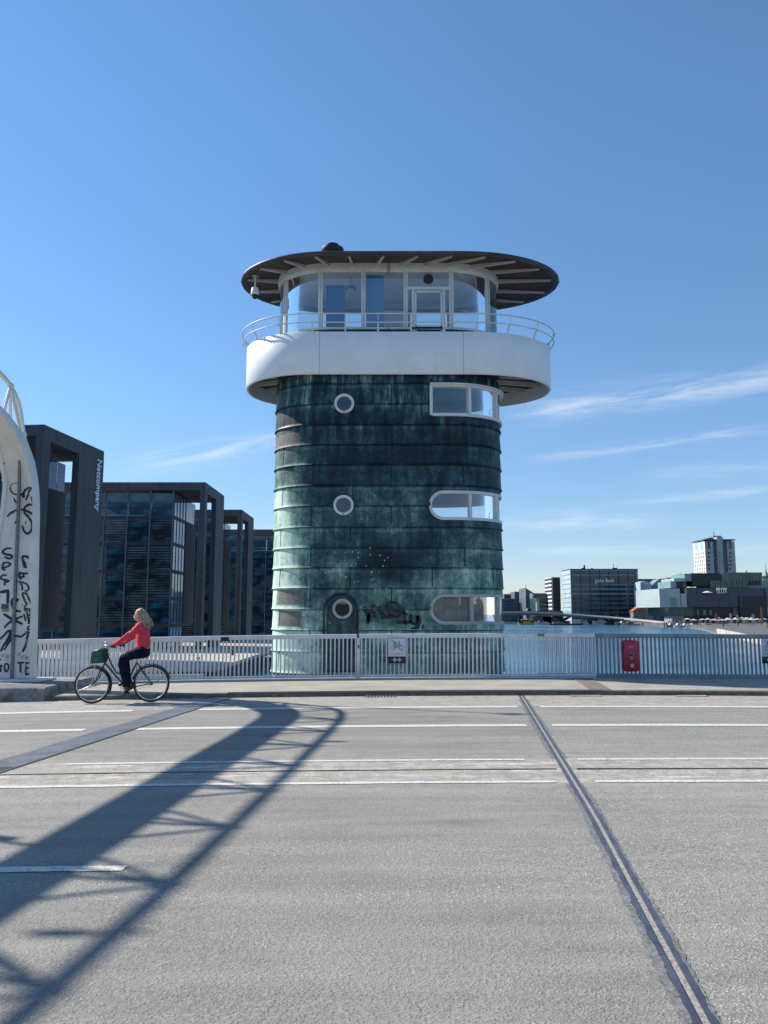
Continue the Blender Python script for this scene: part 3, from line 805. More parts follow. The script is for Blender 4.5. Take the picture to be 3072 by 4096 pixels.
def disc(name, pl, z, off, mat, parent, th=.08):
    mb = MB(); n = 120; top = [pl.P(pl.L*k/n, z, off) for k in range(n)]; bot = [Vector((v.x, v.y, z-th)) for v in top]
    mb.add(top+bot, [tuple(range(n)), tuple(range(2*n-1, n-1, -1))]+[(i, (i+1) % n, (i+1) % n+n, i+n) for i in range(n)]); return mb.build(name, mat, parent)
for z in (.2, 3.0, 5.75): disc('floor', body, z, -.10, M['inner'], tower)
disc('floor', body, 7.98, -.05, M['innerdark'], tower)
MB().box((-2.0, 21.9, .2), (.4, 22.1, 7.9)).build('stair_wall', M['innerdark'], tower)
sheetring('foundation', body, -6, seams[-1]+.03, -.02, M['concrete'], tower, dz=1.0, ds=.1)

def sweep(mb, pl, path, w, d0, d1, closed=False):
    fn = lambda a, b, o: tuple(pl.P(a, b, o))
    ribbon(mb, path, w, fn, d1, d1-d0, closed)
def glasspatch(name, pl, s0, s1, z0, z1, off, parent, mat='glass'):
    n = max(1, int((s1-s0)/.08)); mb = MB(); vs = [pl.P(s0+(s1-s0)*i/n, z, off) for i in range(n+1) for z in (z0, z1)]
    mb.add(vs, [(i*2, i*2+2, i*2+3, i*2+1) for i in range(n)], True); return mb.build(name, M[mat], parent)
def wrapwin(zt, zb, s0, s1, mulls, fm, square=False, out=.0):
    win = thing('window', None, None); win.parent = tower
    for k in ('label', 'category'):
        if k in win: del win[k]
    r = (zt-zb)/2; zc = (zt+zb)/2; path = []
    n = int((s1-s0)/.06)
    if square: path = [(s0, zb), (s0, zc), (s0, zt)]
    else: path = [(s0+r-r*cos(a), zc-0+r*sin(a)) for a in [(-pi/2+pi*k/20) for k in range(21)]]
    top = [(s0+(0 if square else r)+(s1-s0-(0 if square else r))*i/n, zt) for i in range(1, n+1)]
    bot = [(x, zb) for x, _ in top][::-1]
    mb = MB(); full = path+top+bot
    sweep(mb, body, full, .078, -.10, .028+out, True); mb.build('frame', fm, win)
    if out > .05:
        mb = MB(); mb.add([body.P(s0-.03+(s1-s0+.06)*i/n, zt+.05, o) for i in range(n+1) for o in (0, out+.09)]+[body.P(s0-.03+(s1-s0+.06)*i/n, zt+.02, o) for i in range(n+1) for o in (0, out+.09)],
            [(i*2, i*2+1, i*2+3, i*2+2) for i in range(n)]+[(i*2+2*n+2, i*2+2*n+3, i*2+2*n+5, i*2+2*n+4) for i in range(n)]+[(i*2+1, i*2+3, i*2+2*n+5, i*2+2*n+3) for i in range(n)]+[(0, 1, 2*n+3, 2*n+2)])
        mb.build('drip_cap', fm, win)
        glasspatch('pane', body, s0+.0, s0+.001, zb, zt, 0, win)
    for m in mulls:
        s = body.s_of_x(m) if m < 3.2 else m
        mb = MB(); sweep(mb, body, [(s, zb+.02), (s, zt-.02)], .075, -.09, .04+out); mb.build('mullion', fm, win)
    ss = [s0]+[body.s_of_x(m) for m in mulls if m < 3.2]
    last = body.s_of_x(mulls[1]) if len(mulls) > 1 else s1
    for a, b in zip(ss, ss[1:]+[s1]):
        glasspatch('pane', body, a+.02, b-.02, zb+.02, zt-.02, -.03+out, win)
    return win
w1 = wrapwin(zt1, zb1, sTop0, sBack, [2.29, 3.05], M['frame'], True, .055)
w2 = wrapwin(zt2, zb2, sW0, sBack, [2.29, 3.05], M['frame'])
w3 = wrapwin(zt3, zb3, sW0, body.L*.36, [2.29, 3.05], M['frame_old'])
# small cheek where the top window box meets the wall; handles
for w_, zc in ((w1, (zt1+zb1)/2), (w2, (zt2+zb2)/2)):
    s = body.s_of_x(2.98); mb = MB(); mb.tube([body.P(s, zc-.1, .10), body.P(s-.03, zc-.16, .12), body.P(s-.05, zc-.24, .12), body.P(s-.0, zc-.27, .1)], .012, 6); mb.build('handle', M['frame'], w_)
# curtains in the lowest window
mb = MB(); n = 260; s1_ = body.L*.36; vs = []
for i in range(n+1):
    s = sW0+.02+(s1_-sW0)*i/n; o = -.10+.018*sin(i*.62)+.01*sin(i*.23)
    vs += [body.P(s, zb3-.02, o), body.P(s, zt3+.02, o)]
mb.add(vs, [(i*2, i*2+2, i*2+3, i*2+1) for i in range(n)], True); mb.build('curtain', M['curtain'], w3)
# portholes
def porthole(z, parent, mat, off=0, fr='frame', R=PR, cx=PX):
    o = thing('porthole', None, None); o.parent = parent
    s = body.s_of_x(cx); mb = MB(); pth = [(s+(R+.02)*cos(2*pi*k/40), z+(R+.02)*sin(2*pi*k/40)) for k in range(40)]
    sweep(mb, body, pth, .068, -.06, .055+off, True); sweep(mb, body, [(s+(R-.0)*cos(2*pi*k/40), z+(R-.0)*sin(2*pi*k/40)) for k in range(40)], .03, -.06, .035+off, True)
    mb.build('frame', M[fr], o)
    mb = MB(); mb.box((-.03, -.065-off, -.012), (.03, -.05-off, .012)); q = mb.build('catch', M['steel'], o); q.location = body.P(s, z-R-.02, 0)
    mb = MB(); vs = [body.P(s+R*cos(2*pi*k/32), z+R*sin(2*pi*k/32), -.02+off) for k in range(32)]
    mb.add(vs, [tuple(range(32))]); mb.build('pane', M[mat], o); return o
for z in pz_[:2]: porthole(z, tower, 'glass_dark')
# door
dc = -1.115; sD = body.s_of_x(dc)
door = thing('door', None, None); door.parent = tower
def archpath(r, zc, z0): return [(sD-r, z0)]+[(sD-r*cos(pi*k/24), zc+r*sin(pi*k/24)) for k in range(25)]+[(sD+r, z0)]
mb = MB(); pth = archpath(.40, 1.68, .12); inner = [body.P(a, b, -.045) for a, b in pth]; mb.add(inner, [tuple(range(len(inner)))]); with_pat(mb.build('door_leaf', M['copper'], door), .40, .30)
mb = MB(); sweep(mb, body, archpath(.435, 1.68, .10), .05, -.05, .05); with_pat(mb.build('door_frame', M['copper'], door), .30)
mb = MB(); sweep(mb, body, archpath(.37, 1.68, .14), .03, -.05, -.03); mb.build('rim', M['door'], door)
porthole(pz_[2], tower, 'glass_dark', -.02, 'frame_old', .205, dc+.03)
mb = MB(); mb.ell(body.P(sD-.30, 1.36, .0), (.03, .03, .03)); mb.box((dc-.34, YF-.02, 1.33), (dc-.26, YF+.04, 1.39)); mb.build('lock', M['steel'], door)
# landing in front of the door, tower foot
lnd = sheet('landing', -3.6, 3.75, 18.75, 20.6, -.03, M['kerb'])
lnd['kind'] = 'structure'
# painted tag on the copper
def zz3(x, y):
    p = at((1040+x/1.626)/4, (2100+y/1.626)/4, YF); return (body.s_of_x(p.x), p.z)
tg = MB()
for pts, w in (([(668, 535), (690, 565), (705, 590), (712, 630)], .075), ([(735, 520), (722, 560), (705, 600), (700, 645)], .06), ([(742, 525), (748, 528)], .10), ([(745, 560), (742, 590), (755, 600)], .055),
     ([(770, 530), (785, 570), (810, 575)], .075), ([(812, 520), (830, 560), (845, 580), (870, 585)], .055), ([(835, 545), (830, 515), (850, 500), (885, 508), (903, 535), (895, 565), (872, 560), (868, 540)], .042),
     ([(790, 610), (805, 595), (850, 598), (905, 590)], .05), ([(905, 590), (918, 565), (950, 580), (960, 578)], .05), ([(893, 632), (940, 632), (985, 630)], .06), ([(985, 582), (978, 610), (988, 635), (1012, 640), (1024, 610), (1026, 590)], .055),
     ([(1026, 590), (1034, 630), (1020, 665), (985, 683)], .075), ([(1052, 662), (1062, 663)], .11), ([(930, 545), (940, 600), (945, 650)], .028)):
    ribbon(tg, catmull([zz3(*q) for q in pts]), w*1.35, lambda a, b, o: tuple(body.P(a, b, o)), .040, .006)
tg.build('graffiti', M['spray'], tower)
# bare specks in the cleaned dark patch
mb = MB(); rnd = random.Random(3)
for x, y in ((490,177),(555,183),(603,176),(640,182),(718,150),(547,210),(641,212),(716,194),(780,197),(831,214),(809,231),(464,252),(503,271),(565,251),(590,264),(625,253),(692,266),(800,268),(429,312),(726,307),(774,303),(559,338),(733,352),(616,373),(641,367),(826,271),(447,297)):
    a, b = zz3(x, y); r_ = rnd.uniform(.012, .024); n = 7
    mb.add([body.P(a+r_*cos(2*pi*k/n)*rnd.uniform(.6, 1.2), b+r_*sin(2*pi*k/n)*rnd.uniform(.6, 1.3), .040) for k in range(n)], [tuple(range(n))])
mb.build('paint_specks', M['white_chip'], tower)

# ---- balcony band
bal = Plan(-3.98, 4.82, 20.05, 23.6, 2.05, 2.45, 1.7)
zBt, zBb = at(384, 331.5, 20.05).z, at(384, 374, 20.05).z
bt = thing('balcony', None, None); bt.parent = tower
mb = MB(); n = 200
prof = [(zBb, 0), (zBb+.012, .012), (zBt-.012, .012), (zBt, 0), (zBt, -.05), (zBb, -.05)]
vs = [bal.P(bal.L*k/n, z, o) for k in range(n) for z, o in prof]
mb.add(vs, [(k*6+j, ((k+1) % n)*6+j, ((k+1) % n)*6+(j+1) % 6, k*6+(j+1) % 6) for k in range(n) for j in range(6)], True)
o = mb.build('parapet', M['parapet'], bt)
for px in (319.5, 463.4, 560, 240):
    s = bal.s_of_x(at(px, 350, 20.05).x) if 300 < px < 500 else (bal.L*.26 if px > 500 else -bal.L*.26)
    mb = MB(); sweep(mb, bal, [(s, zBb+.01), (s, zBt-.01)], .010, .005, .0135); mb.build('panel_joint', M['signgrey'], bt)
mb = MB(); rnd = random.Random(11)
for k in range(7):
    s = bal.s_of_x(-2.9+k*.42 + (1.9 if k > 3 else 0)); 
    for dx, dz in ((0, 0), (.05, .0), (.0, .05), (.05, .05)): mb.ell(bal.P(s+dx, zBb+.26-.02*k, .012), (.006, .006, .006), n=6, m=4)
mb.build('screws', M['steel'], bt)
for X_, zf, a_, b_ in ((3.3, .82, .045, .075), (4.05, .72, .03, .05), (4.0, .22, .04, .05)):
    s = bal.s_of_x(X_) if X_ < 3.9 else bal.s_of_x(3.9)+(X_-3.9)*2+.2
    mb = MB(); z_ = zBb+(zBt-zBb)*zf; mb.add([bal.P(s-a_, z_-b_, .006), bal.P(s+a_, z_-b_, .006), bal.P(s+a_, z_+b_, .006), bal.P(s-a_, z_+b_, .006)], [(0, 1, 2, 3)]); mb.build('repair_patch', M['farpatch'], bt)
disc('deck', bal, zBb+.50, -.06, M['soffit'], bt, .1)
mb = MB()
for k in range(28):     # joists under the balcony
    s = bal.L*(k+.5)/28; p0 = bal.P(s, zBb+.28, -.12); q = body.P(body.L*(k+.5)/28, zBb+.28, .02); q = Vector((q.x, q.y, p0.z))
    d = (p0-q); L = d.length
    if L < .12: continue
    d.normalize(); w = Vector((-d.y, d.x, 0))*.035
    mb.add([q-w, q+w, p0+w, p0-w, q-w+Vector((0,0,.14)), q+w+Vector((0,0,.14)), p0+w+Vector((0,0,.14)), p0-w+Vector((0,0,.14))], [(0,3,2,1),(4,5,6,7),(0,1,5,4),(1,2,6,5),(2,3,7,6),(3,0,4,7)])
mb.build('joists', M['rib'], bt)
# balcony handrail
zr1, zr2 = at(384, 314.8, 20.0).z, at(384, 323.3, 20.0).z
for z, r_, o_ in ((zr1, .020, .15), (zr2, .017, .13)):
    mb = MB(); pts = [bal.P(bal.L*k/160, z, o_) for k in range(161)]; mb.tube(pts, r_, 8, cap=False); mb.build('handrail', M['rail'], bt)
np_ = int(bal.L/.86)
for k in range(np_):
    s = bal.L*(k+.35)/np_; mb = MB()
    path = catmull([(0, zBt-.03), (.0, zBt+.04), (.035, zr2-.07), (.09, zr2-.015), (.13, zr2)], 4)
    tng = (bal.P(s+.05, 0)-bal.P(s-.05, 0)).normalized()
    vs = []
    for o_, z in path:
        c = bal.P(s, z, o_-.012); e = tng*.02; n_ = Vector((bal.nrm(s)[0], bal.nrm(s)[1], 0))*.028
        vs += [c-e, c+e, c+e+n_, c-e+n_]
    m_ = len(path); mb.add(vs, [(i*4+j, i*4+(j+1) % 4, i*4+4+(j+1) % 4, i*4+4+j) for i in range(m_-1) for j in range(4)]+[(0, 1, 2, 3)])
    mb.tube([bal.P(s, zr2, .13), bal.P(s, zr1, .15)], .011, 6); mb.build('baluster', M['frame'], bt)

# ---- the glazed cab
cab = Plan(-3.05, 3.30, 20.38, 23.15, 1.6, 1.6, 1.2)
cb_ = thing('cabin', None, None); cb_.parent = tower
zC0, zS, zC1, zC2 = zBb+.5, at(384, 329.5, 20.38).z, at(384, 271.5, 20.38).z, at(384, 264.8, 20.38).z
sheetring('sill_wall', cab, zC0, zS, 0, M['copper'], cb_, dz=.3); with_pat(cb_.children[0], .3)
mb = MB(); sweep(mb, cab, [(cab.L*k/160, zS+.03) for k in range(161)], .07, -.06, .03); mb.build('sill', M['frame'], cb_)
mb = MB(); sweep(mb, cab, [(cab.L*k/160, zC1+.02) for k in range(161)], .07, -.06, .02); mb.build('head_rail', M['frame'], cb_)
mb = MB(); sweep(mb, cab, [(cab.L*k/160, (zC1+zC2)/2+.035) for k in range(161)], zC2-zC1, -.05, .05); mb.build('fascia', M['frame'], cb_)
disc('cabin_floor', cab, zC0+.05, -.02, M['inner'], cb_)
disc('ceiling', cab, zC2+.02, -.04, M['ceil'], cb_, .04)
fx = [-2.80, -1.76, -.575, .60, 1.86, 2.93]
ms = [cab.s_of_x(x) for x in fx]
ms_all = [(m, 'F') for m in ms]
back = [cab.L/2-1.9, cab.L/2-.65, cab.L/2+.6, cab.L/2+1.85, cab.L/2+3.15]
allm = sorted([m % cab.L for m in ms]+back)
for m in allm:
    front = min(abs((m-q+cab.L/2) % cab.L-cab.L/2) for q in ms) < .01
    mb = MB(); sweep(mb, cab, [(m, zS), (m, zC1)], .115 if front else .09, -.07, .035); mb.build('mullion', M['frame'] if front else M['frame_old'], cb_)
    if front:
        mb = MB(); sweep(mb, cab, [(m, zS+.02), (m, zC1-.02)], .02, .02, .042); mb.build('mullion_bead', M['rib'], cb_)
for a, b in zip(allm, allm[1:]+[allm[0]+cab.L]):
    glasspatch('pane', cab, a+.03, b-.03, zS+.05, zC1, -.01, cb_)
# glazed door with transom between the 4th and 5th mullion
a, b = ms[3], ms[4]; w_ = b-a
dr = thing('cabin_door', None, None); dr.parent = tower
zt_ = zC1-.50
mb = MB(); sweep(mb, cab, [(a, zt_), (b, zt_)], .085, -.05, .04); mb.build('transom', M['frame'], dr)
mb = MB(); l_, r_ = a+.27, b-.27
for s in (a+.20, l_, r_, b-.20): sweep(mb, cab, [(s, zC0), (s, zt_-.05)], .055, -.04, .03)
sweep(mb, cab, [(l_, zt_-.09), (r_, zt_-.09)], .06, -.04, .03); sweep(mb, cab, [(l_, zS+.06), (r_, zS+.06)], .10, -.04, .03); mb.build('door_frame', M['frame'], dr)
mb = MB(); c_ = cab.P((a+b)/2, zC1-.22, .02); mb.lathe([(0, -.02), (.13, -.02), (.14, 0), (.14, .05), (0, .05)], c_, 'y', 24); mb.build('speaker', M['dark'], dr)
# interior: blue roller blinds, cabinet, lamp
MB().box((-1.62, 20.62, zC0), (-1.10, 20.66, zC1-.35)).build('roller_blind', M['blue'], cb_)
MB().lathe([(.04, 0), (.04, .54)], (-1.63, 20.64, zC1-.33), 'x', 12).build('blind_roll', M['blue'], cb_)
MB().box((-.50, 20.62, zC0), (.0, 20.65, zC1)).build('side_blind', M['bluepale'], cb_)
MB().box((0, 21.5, zC0), (.62, 22.1, zS+1.0)).build('cabinet', M['inner'], cb_)
MB().box((-1.0, 22.5, zS+.22), (-.55, 22.7, zS+.32)).build('console', M['innerdark'], cb_)
MB().box((-1.05, 22.4, zC0), (-.9, 22.7, zS+.32)).build('console', M['innerdark'], cb_)
lp = thing('cabin_lamp', None, None); lp.parent = tower
MB().lathe([(0, .10), (.15, .10), (.15, .03), (.14, 0)], (-.95, 21.0, zC1-.28)).build('lamp_housing', M['signgrey'], lp)
MB().ell((-.95, 21.0, zC1-.28), (.12, .12, .13)).build('lamp_globe', M['inner'], lp)
MB().tube([(-.95, 21.0, zC1-.2), (-.95, 21.0, zC2)], .01, 6).build('rod', M['dark'], lp)
# inner beam along the back windows and hanging curtain tails
mb = MB(); sweep(mb, cab, [(cab.L*(.28+.44*k/60), zC1-.05) for k in range(61)], .07, -.12, -.06); mb.build('curtain_track', M['innerdark'], cb_)

# ---- roof
roof = Plan(-4.18, 5.12, 19.62, 23.75, 2.75, 3.0, 2.06)
zR = at(384, 253.9, 19.62).z
rf = thing('roof', None, None); rf.parent = tower
mb = MB(); n = 200
prof = [(0.02, -.15), (0.0, 0), (.03, .018), (.07, .012), (.10, -.03)]
vs = [roof.P(roof.L*k/n, zR+z+.0, o) for k in range(n) for z, o in prof]
mb.add(vs, [(k*5+j, ((k+1) % n)*5+j, ((k+1) % n)*5+j+1, k*5+j+1) for k in range(n) for j in range(4)], True); mb.build('roof_edge', M['roofcopper'], rf)
mb = MB(); vs = []; cxr, cyr = .35, 21.7
for lev, (f_, h_) in enumerate([(1, .09), (.8, .20), (.5, .32), (.2, .38)]):
    for k in range(n):
        p = roof.P(roof.L*k/n, 0, -.02); vs.append((cxr+(p.x-cxr)*f_, cyr+(p.y-cyr)*f_, zR+h_))
mb.add(vs, [(l*n+k, l*n+(k+1) % n, (l+1)*n+(k+1) % n, (l+1)*n+k) for l in range(3) for k in range(n)]+[tuple(3*n+k for k in range(n))], True); mb.build('roof_sheet', M['roofcopper'], rf)
mb = MB(); vs = []
for k in range(n):
    p = roof.P(roof.L*k/n, zR+.03, -.03); q = cab.P(cab.L*k/n, zC2+.035, .0); vs += [p, q]
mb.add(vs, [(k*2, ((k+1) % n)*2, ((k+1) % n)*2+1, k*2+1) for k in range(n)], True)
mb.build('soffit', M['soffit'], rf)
nr_ = 24
for k in range(nr_):
    fr = (k+.5)/nr_; q = cab.P(cab.L*fr, 0, .04); p = roof.P(roof.L*fr, 0, -.10)
    # ribs fan out between cabin and eaves
    a_ = Vector((q.x, q.y, zC2+.03)); b_ = Vector((q.x+(p.x-q.x)*.93, q.y+(p.y-q.y)*.93, zR+.02)); d = (b_-a_).normalized(); w = Vector((-d.y, d.x, 0)).normalized()*.028
    h0, h1 = Vector((0, 0, -.10)), Vector((0, 0, -.045))
    mb = MB(); mb.add([a_-w, a_+w, b_+w, b_-w, a_-w+h0, a_+w+h0, b_+w+h1, b_-w+h1], [(0,1,2,3),(7,6,5,4),(0,4,5,1),(1,5,6,2),(2,6,7,3),(3,7,4,0)]); mb.build('rib', M['rib'], rf)
mb = MB()
for k in range(46): mb.ell(roof.P(roof.L*k/46, zR+.02, .02), (.014, .014, .022), n=8, m=5)
mb.build('edge_clips', M['soffit'], rf)
vt = at(332.5, 250, 20.9)
v_ = thing('roof_vent', None, None); v_.parent = tower
MB().lathe([(.26, zR+.1), (.26, zR+.42), (.315, zR+.47), (.33, zR+.56), (.32, zR+.60), (.25, zR+.61), (.22, zR+.60), (0, zR+.60)], (vt.x, vt.y, 0)).build('vent_barrel', M['dark'], v_)
MB().lathe([(.18, zR+.60), (.19, zR+.67), (.21, zR+.68), (.18, zR+.72), (0, zR+.73)], (vt.x, vt.y, 0)).build('vent_cap', M['dark'], v_)
v_.location = (0, 0, .17)
cc = at(255, 292, 21.0)
cv = thing('security_camera', 'white dome security camera hanging below the left end of the oval roof', 'camera', cc)
MB().lathe([(0, .12), (.10, .11), (.115, 0), (.12, -.06), (.11, -.10)], (0, 0, 0)).build('housing', M['frame'], cv)
MB().ell((0, 0, -.11), (.09, .09, .10)).build('dome', M['dark'], cv)
MB().tube([(0, 0, .1), (0, 0, zR-cc.z+.0)], .02, 8).lathe([(.09, zR-cc.z-.04), (.09, zR-cc.z-.0)], (0, 0, 0)).build('bracket', M['frame'], cv)
# ---------------------------------------------------------------- white portal over the road
PC = 7.7
def se(t, a, top, n): 
    c, s_ = cos(t), sin(t)
    return (PC+a*math.copysign(abs(c)**(2/n), c), top*abs(s_)**(2/n))
def portal_curve(a, top, n, zmin, k=90):
    # from the far foot over the top to the near foot, evenly spaced
    raw = [se(pi*i/2000, a, top, n) for i in range(2001)]; raw = [p for p in raw if p[1] >= zmin]
    L = [0]
    for p, q in zip(raw, raw[1:]): L.append(L[-1]+math.hypot(q[0]-p[0], q[1]-p[1]))
    out = []; j = 0
    for i in range(k+1):
        t = L[-1]*i/k
        while j < len(L)-2 and L[j+1] < t: j += 1
        f_ = (t-L[j])/max(1e-9, L[j+1]-L[j]); out.append((raw[j][0]+(raw[j+1][0]-raw[j][0])*f_, raw[j][1]+(raw[j+1][1]-raw[j][1])*f_))
    return out
def xR(Y, z): return -7.73+.04*max(0, 4.6-z)+SK*(Y-16.9)
def xL(Y, z): return -8.36-.09*max(0, 4.6-z)+SK*(Y-16.9)
portal = thing('road_portal', 'tall curved white steel portal frame covered in black graffiti, spanning the road at the left', 'portal frame')
def mirrored(half):
    c = catmull(half, 10); full = c+[(2*PC-y, z) for y, z in c[::-1][1:]]
    return full
OUT = [(17.05, .22), (17.05, 1.5), (17.05, 3.0), (17.04, 4.0), (16.93, 4.62), (16.62, 5.14), (16.05, 5.58), (15.2, 5.88), (13.4, 5.98), (10.8, 6.03), (8.6, 6.08), (7.7, 6.09)]
cur = mirrored(OUT)
mb = MB(); vs = []
def nrm2(c, i):
    a, b = c[max(i-1, 0)], c[min(i+1, len(c)-1)]; dx, dy = b[0]-a[0], b[1]-a[1]; L = math.hypot(dx, dy); return (-dy/L, dx/L)
for i, (Y, z) in enumerate(cur):
    n = nrm2(cur, i); n = (-abs(n[0])*(1 if Y > PC else -1), -abs(n[1]))
    a, b = xL(Y, z), xR(Y, z); tt = max(0, min(1, (z-5.0)/.9)); D_ = .33-.17*tt; a += .14*tt
    for x, d in ((a, 0), (a+.02, -.02), (b-.02, -.02), (b, 0), (b, D_), (b-.075, D_), (b-.095, D_-.05), (a+.095, D_-.05), (a+.075, D_), (a, D_)):
        vs.append((x, Y+n[0]*d, z+n[1]*d))
k = 10
mb.add(vs, [(i*k+j, i*k+(j+1) % k, (i+1)*k+(j+1) % k, (i+1)*k+j) for i in range(len(cur)-1) for j in range(k)]+[tuple(range(k)), tuple(range((len(cur)-1)*k, len(cur)*k))], True)
mb.build('arched_girder', M['portal'], portal)
def bend(pts, k=40): return pts
rc = mirrored([(17.07, 4.45), (16.98, 5.2), (16.78, 5.8), (16.55, 6.28), (16.0, 6.64), (14.9, 6.79), (12.3, 6.87), (10, 6.92), (7.7, 6.95)])
XR0 = lambda Y: -8.07+SK*(Y-16.9)
mb = MB(); mb.tube([(XR0(Y), Y, z) for Y, z in rc], .052, 10); mb.build('top_chord', M['portal'], portal)
nodes = []
d = 0; last = rc[0]
for p in rc:
    d += math.hypot(p[0]-last[0], p[1]-last[1]); last = p
    if d > 1.12 and 5.3 < p[1]: nodes.append(p); d = 0
def under(Y):      # top of girder at Y
    best = min(cur, key=lambda c: abs(c[0]-Y)+(0 if c[1] > 3.5 else 50)); return best
for i, (Y, z) in enumerate(nodes):
    mb = MB(); t = (XR0(Y), Y, z); mb.ell(t, (.075, .09, .075), n=10, m=6)
    q = under(Y-(.05 if Y > PC else -.05)); r_ = .034
    mb.tube([t, (xR(q[0], q[1])-.03, q[0], q[1])], r_, 6); mb.tube([t, (xL(q[0], q[1])+.03, q[0], q[1])], r_, 6)
    for dY in (-.62, .62):
        q = under(Y+dY); mb.tube([t, (xR(q[0], q[1])-.04 if dY < 0 else xL(q[0], q[1])+.04, q[0], q[1])], .030, 6)
    mb.build('lattice', M['portal'], portal)
# leg face mapping (photo-left leg), conduit, graffiti, stickers
def faceY(z):
    best = min(cur, key=lambda c: abs(c[1]-z)+(0 if c[0] > PC else 50)+(0 if c[0] > 16 else 3)); return best[0]-.28
def leg(px, py, recess=True):
    Y = 16.72; 
    for _ in range(3):
        p = at(px, py, Y); Y = faceY(p.z)
    return at(px, py, Y)
def fleg(a, b, o):
    Y = faceY(b); R, L = xR(16.9, b), xL(16.9, b); a = min(a, R-.004)
    return (a, Y-.006-o-(.05 if a > R-.097 or a < L+.097 else 0), b)
def z5(x, y): p = leg(x/3.57/4, (1480+y/3.57)/4); return (p.x, p.z)
def z6(x, y): p = leg(x/2.87/4, (2050+y/2.87)/4); return (p.x, p.z)
mb = MB(); pts = [z5(292, 1300), z5(285, 1600), z5(268, 2100), z6(205, 300), z6(185, 800), z6(168, 1250), z6(150, 1700), z6(138, 1980)]
ribbon(mb, pts, .055, fleg, .05, .055); mb.build('conduit', M['steel'], portal)
ribbon_c = MB(); ribbon_c.tube([(z5(60, 1570)[0]-.05, faceY(4)-.07, z5(60, 1570)[1]), (z5(105, 1570)[0]+.02, faceY(4)-.07, z5(105, 1570)[1])], .02, 6); ribbon_c.build('bracket', M['portal'], portal)
g_ = MB(); K = .0
strokes5 = [([(195, 1565), (255, 1572)], .07), ([(262, 1615), (200, 1615), (150, 1660), (155, 1720), (205, 1775), (258, 1775)], .038), ([(200, 1830), (215, 1870), (240, 1890), (262, 1845)], .04),
    ([(108, 2092), (150, 2045), (215, 2010), (262, 1990)], .05), ([(305, 1990), (345, 2000), (420, 2030), (490, 2060), (508, 2010), (490, 1930), (468, 1810)], .060), ([(350, 1990), (365, 1950), (420, 1925), (475, 1935)], .055),
    ([(300, 1790), (330, 1770), (340, 1820), (345, 1740), (400, 1690), (485, 1680)], .055), ([(470, 1680), (430, 1740), (395, 1800), (372, 1860)], .05), ([(345, 2010), (365, 2060), (440, 2130), (485, 2210)], .055),
    ([(225, 2190), (245, 2165)], .07), ([(362, 2180), (374, 2184)], .10), ([(510, 1385), (505, 1440), (508, 1540), (512, 1630)], .028), ([(60, 1360), (75, 1342), (98, 1330)], .03), ([(335, 1345), (342, 1380), (336, 1415)], .05), ([(225, 1212), (290, 1215), (375, 1222)], .018)]
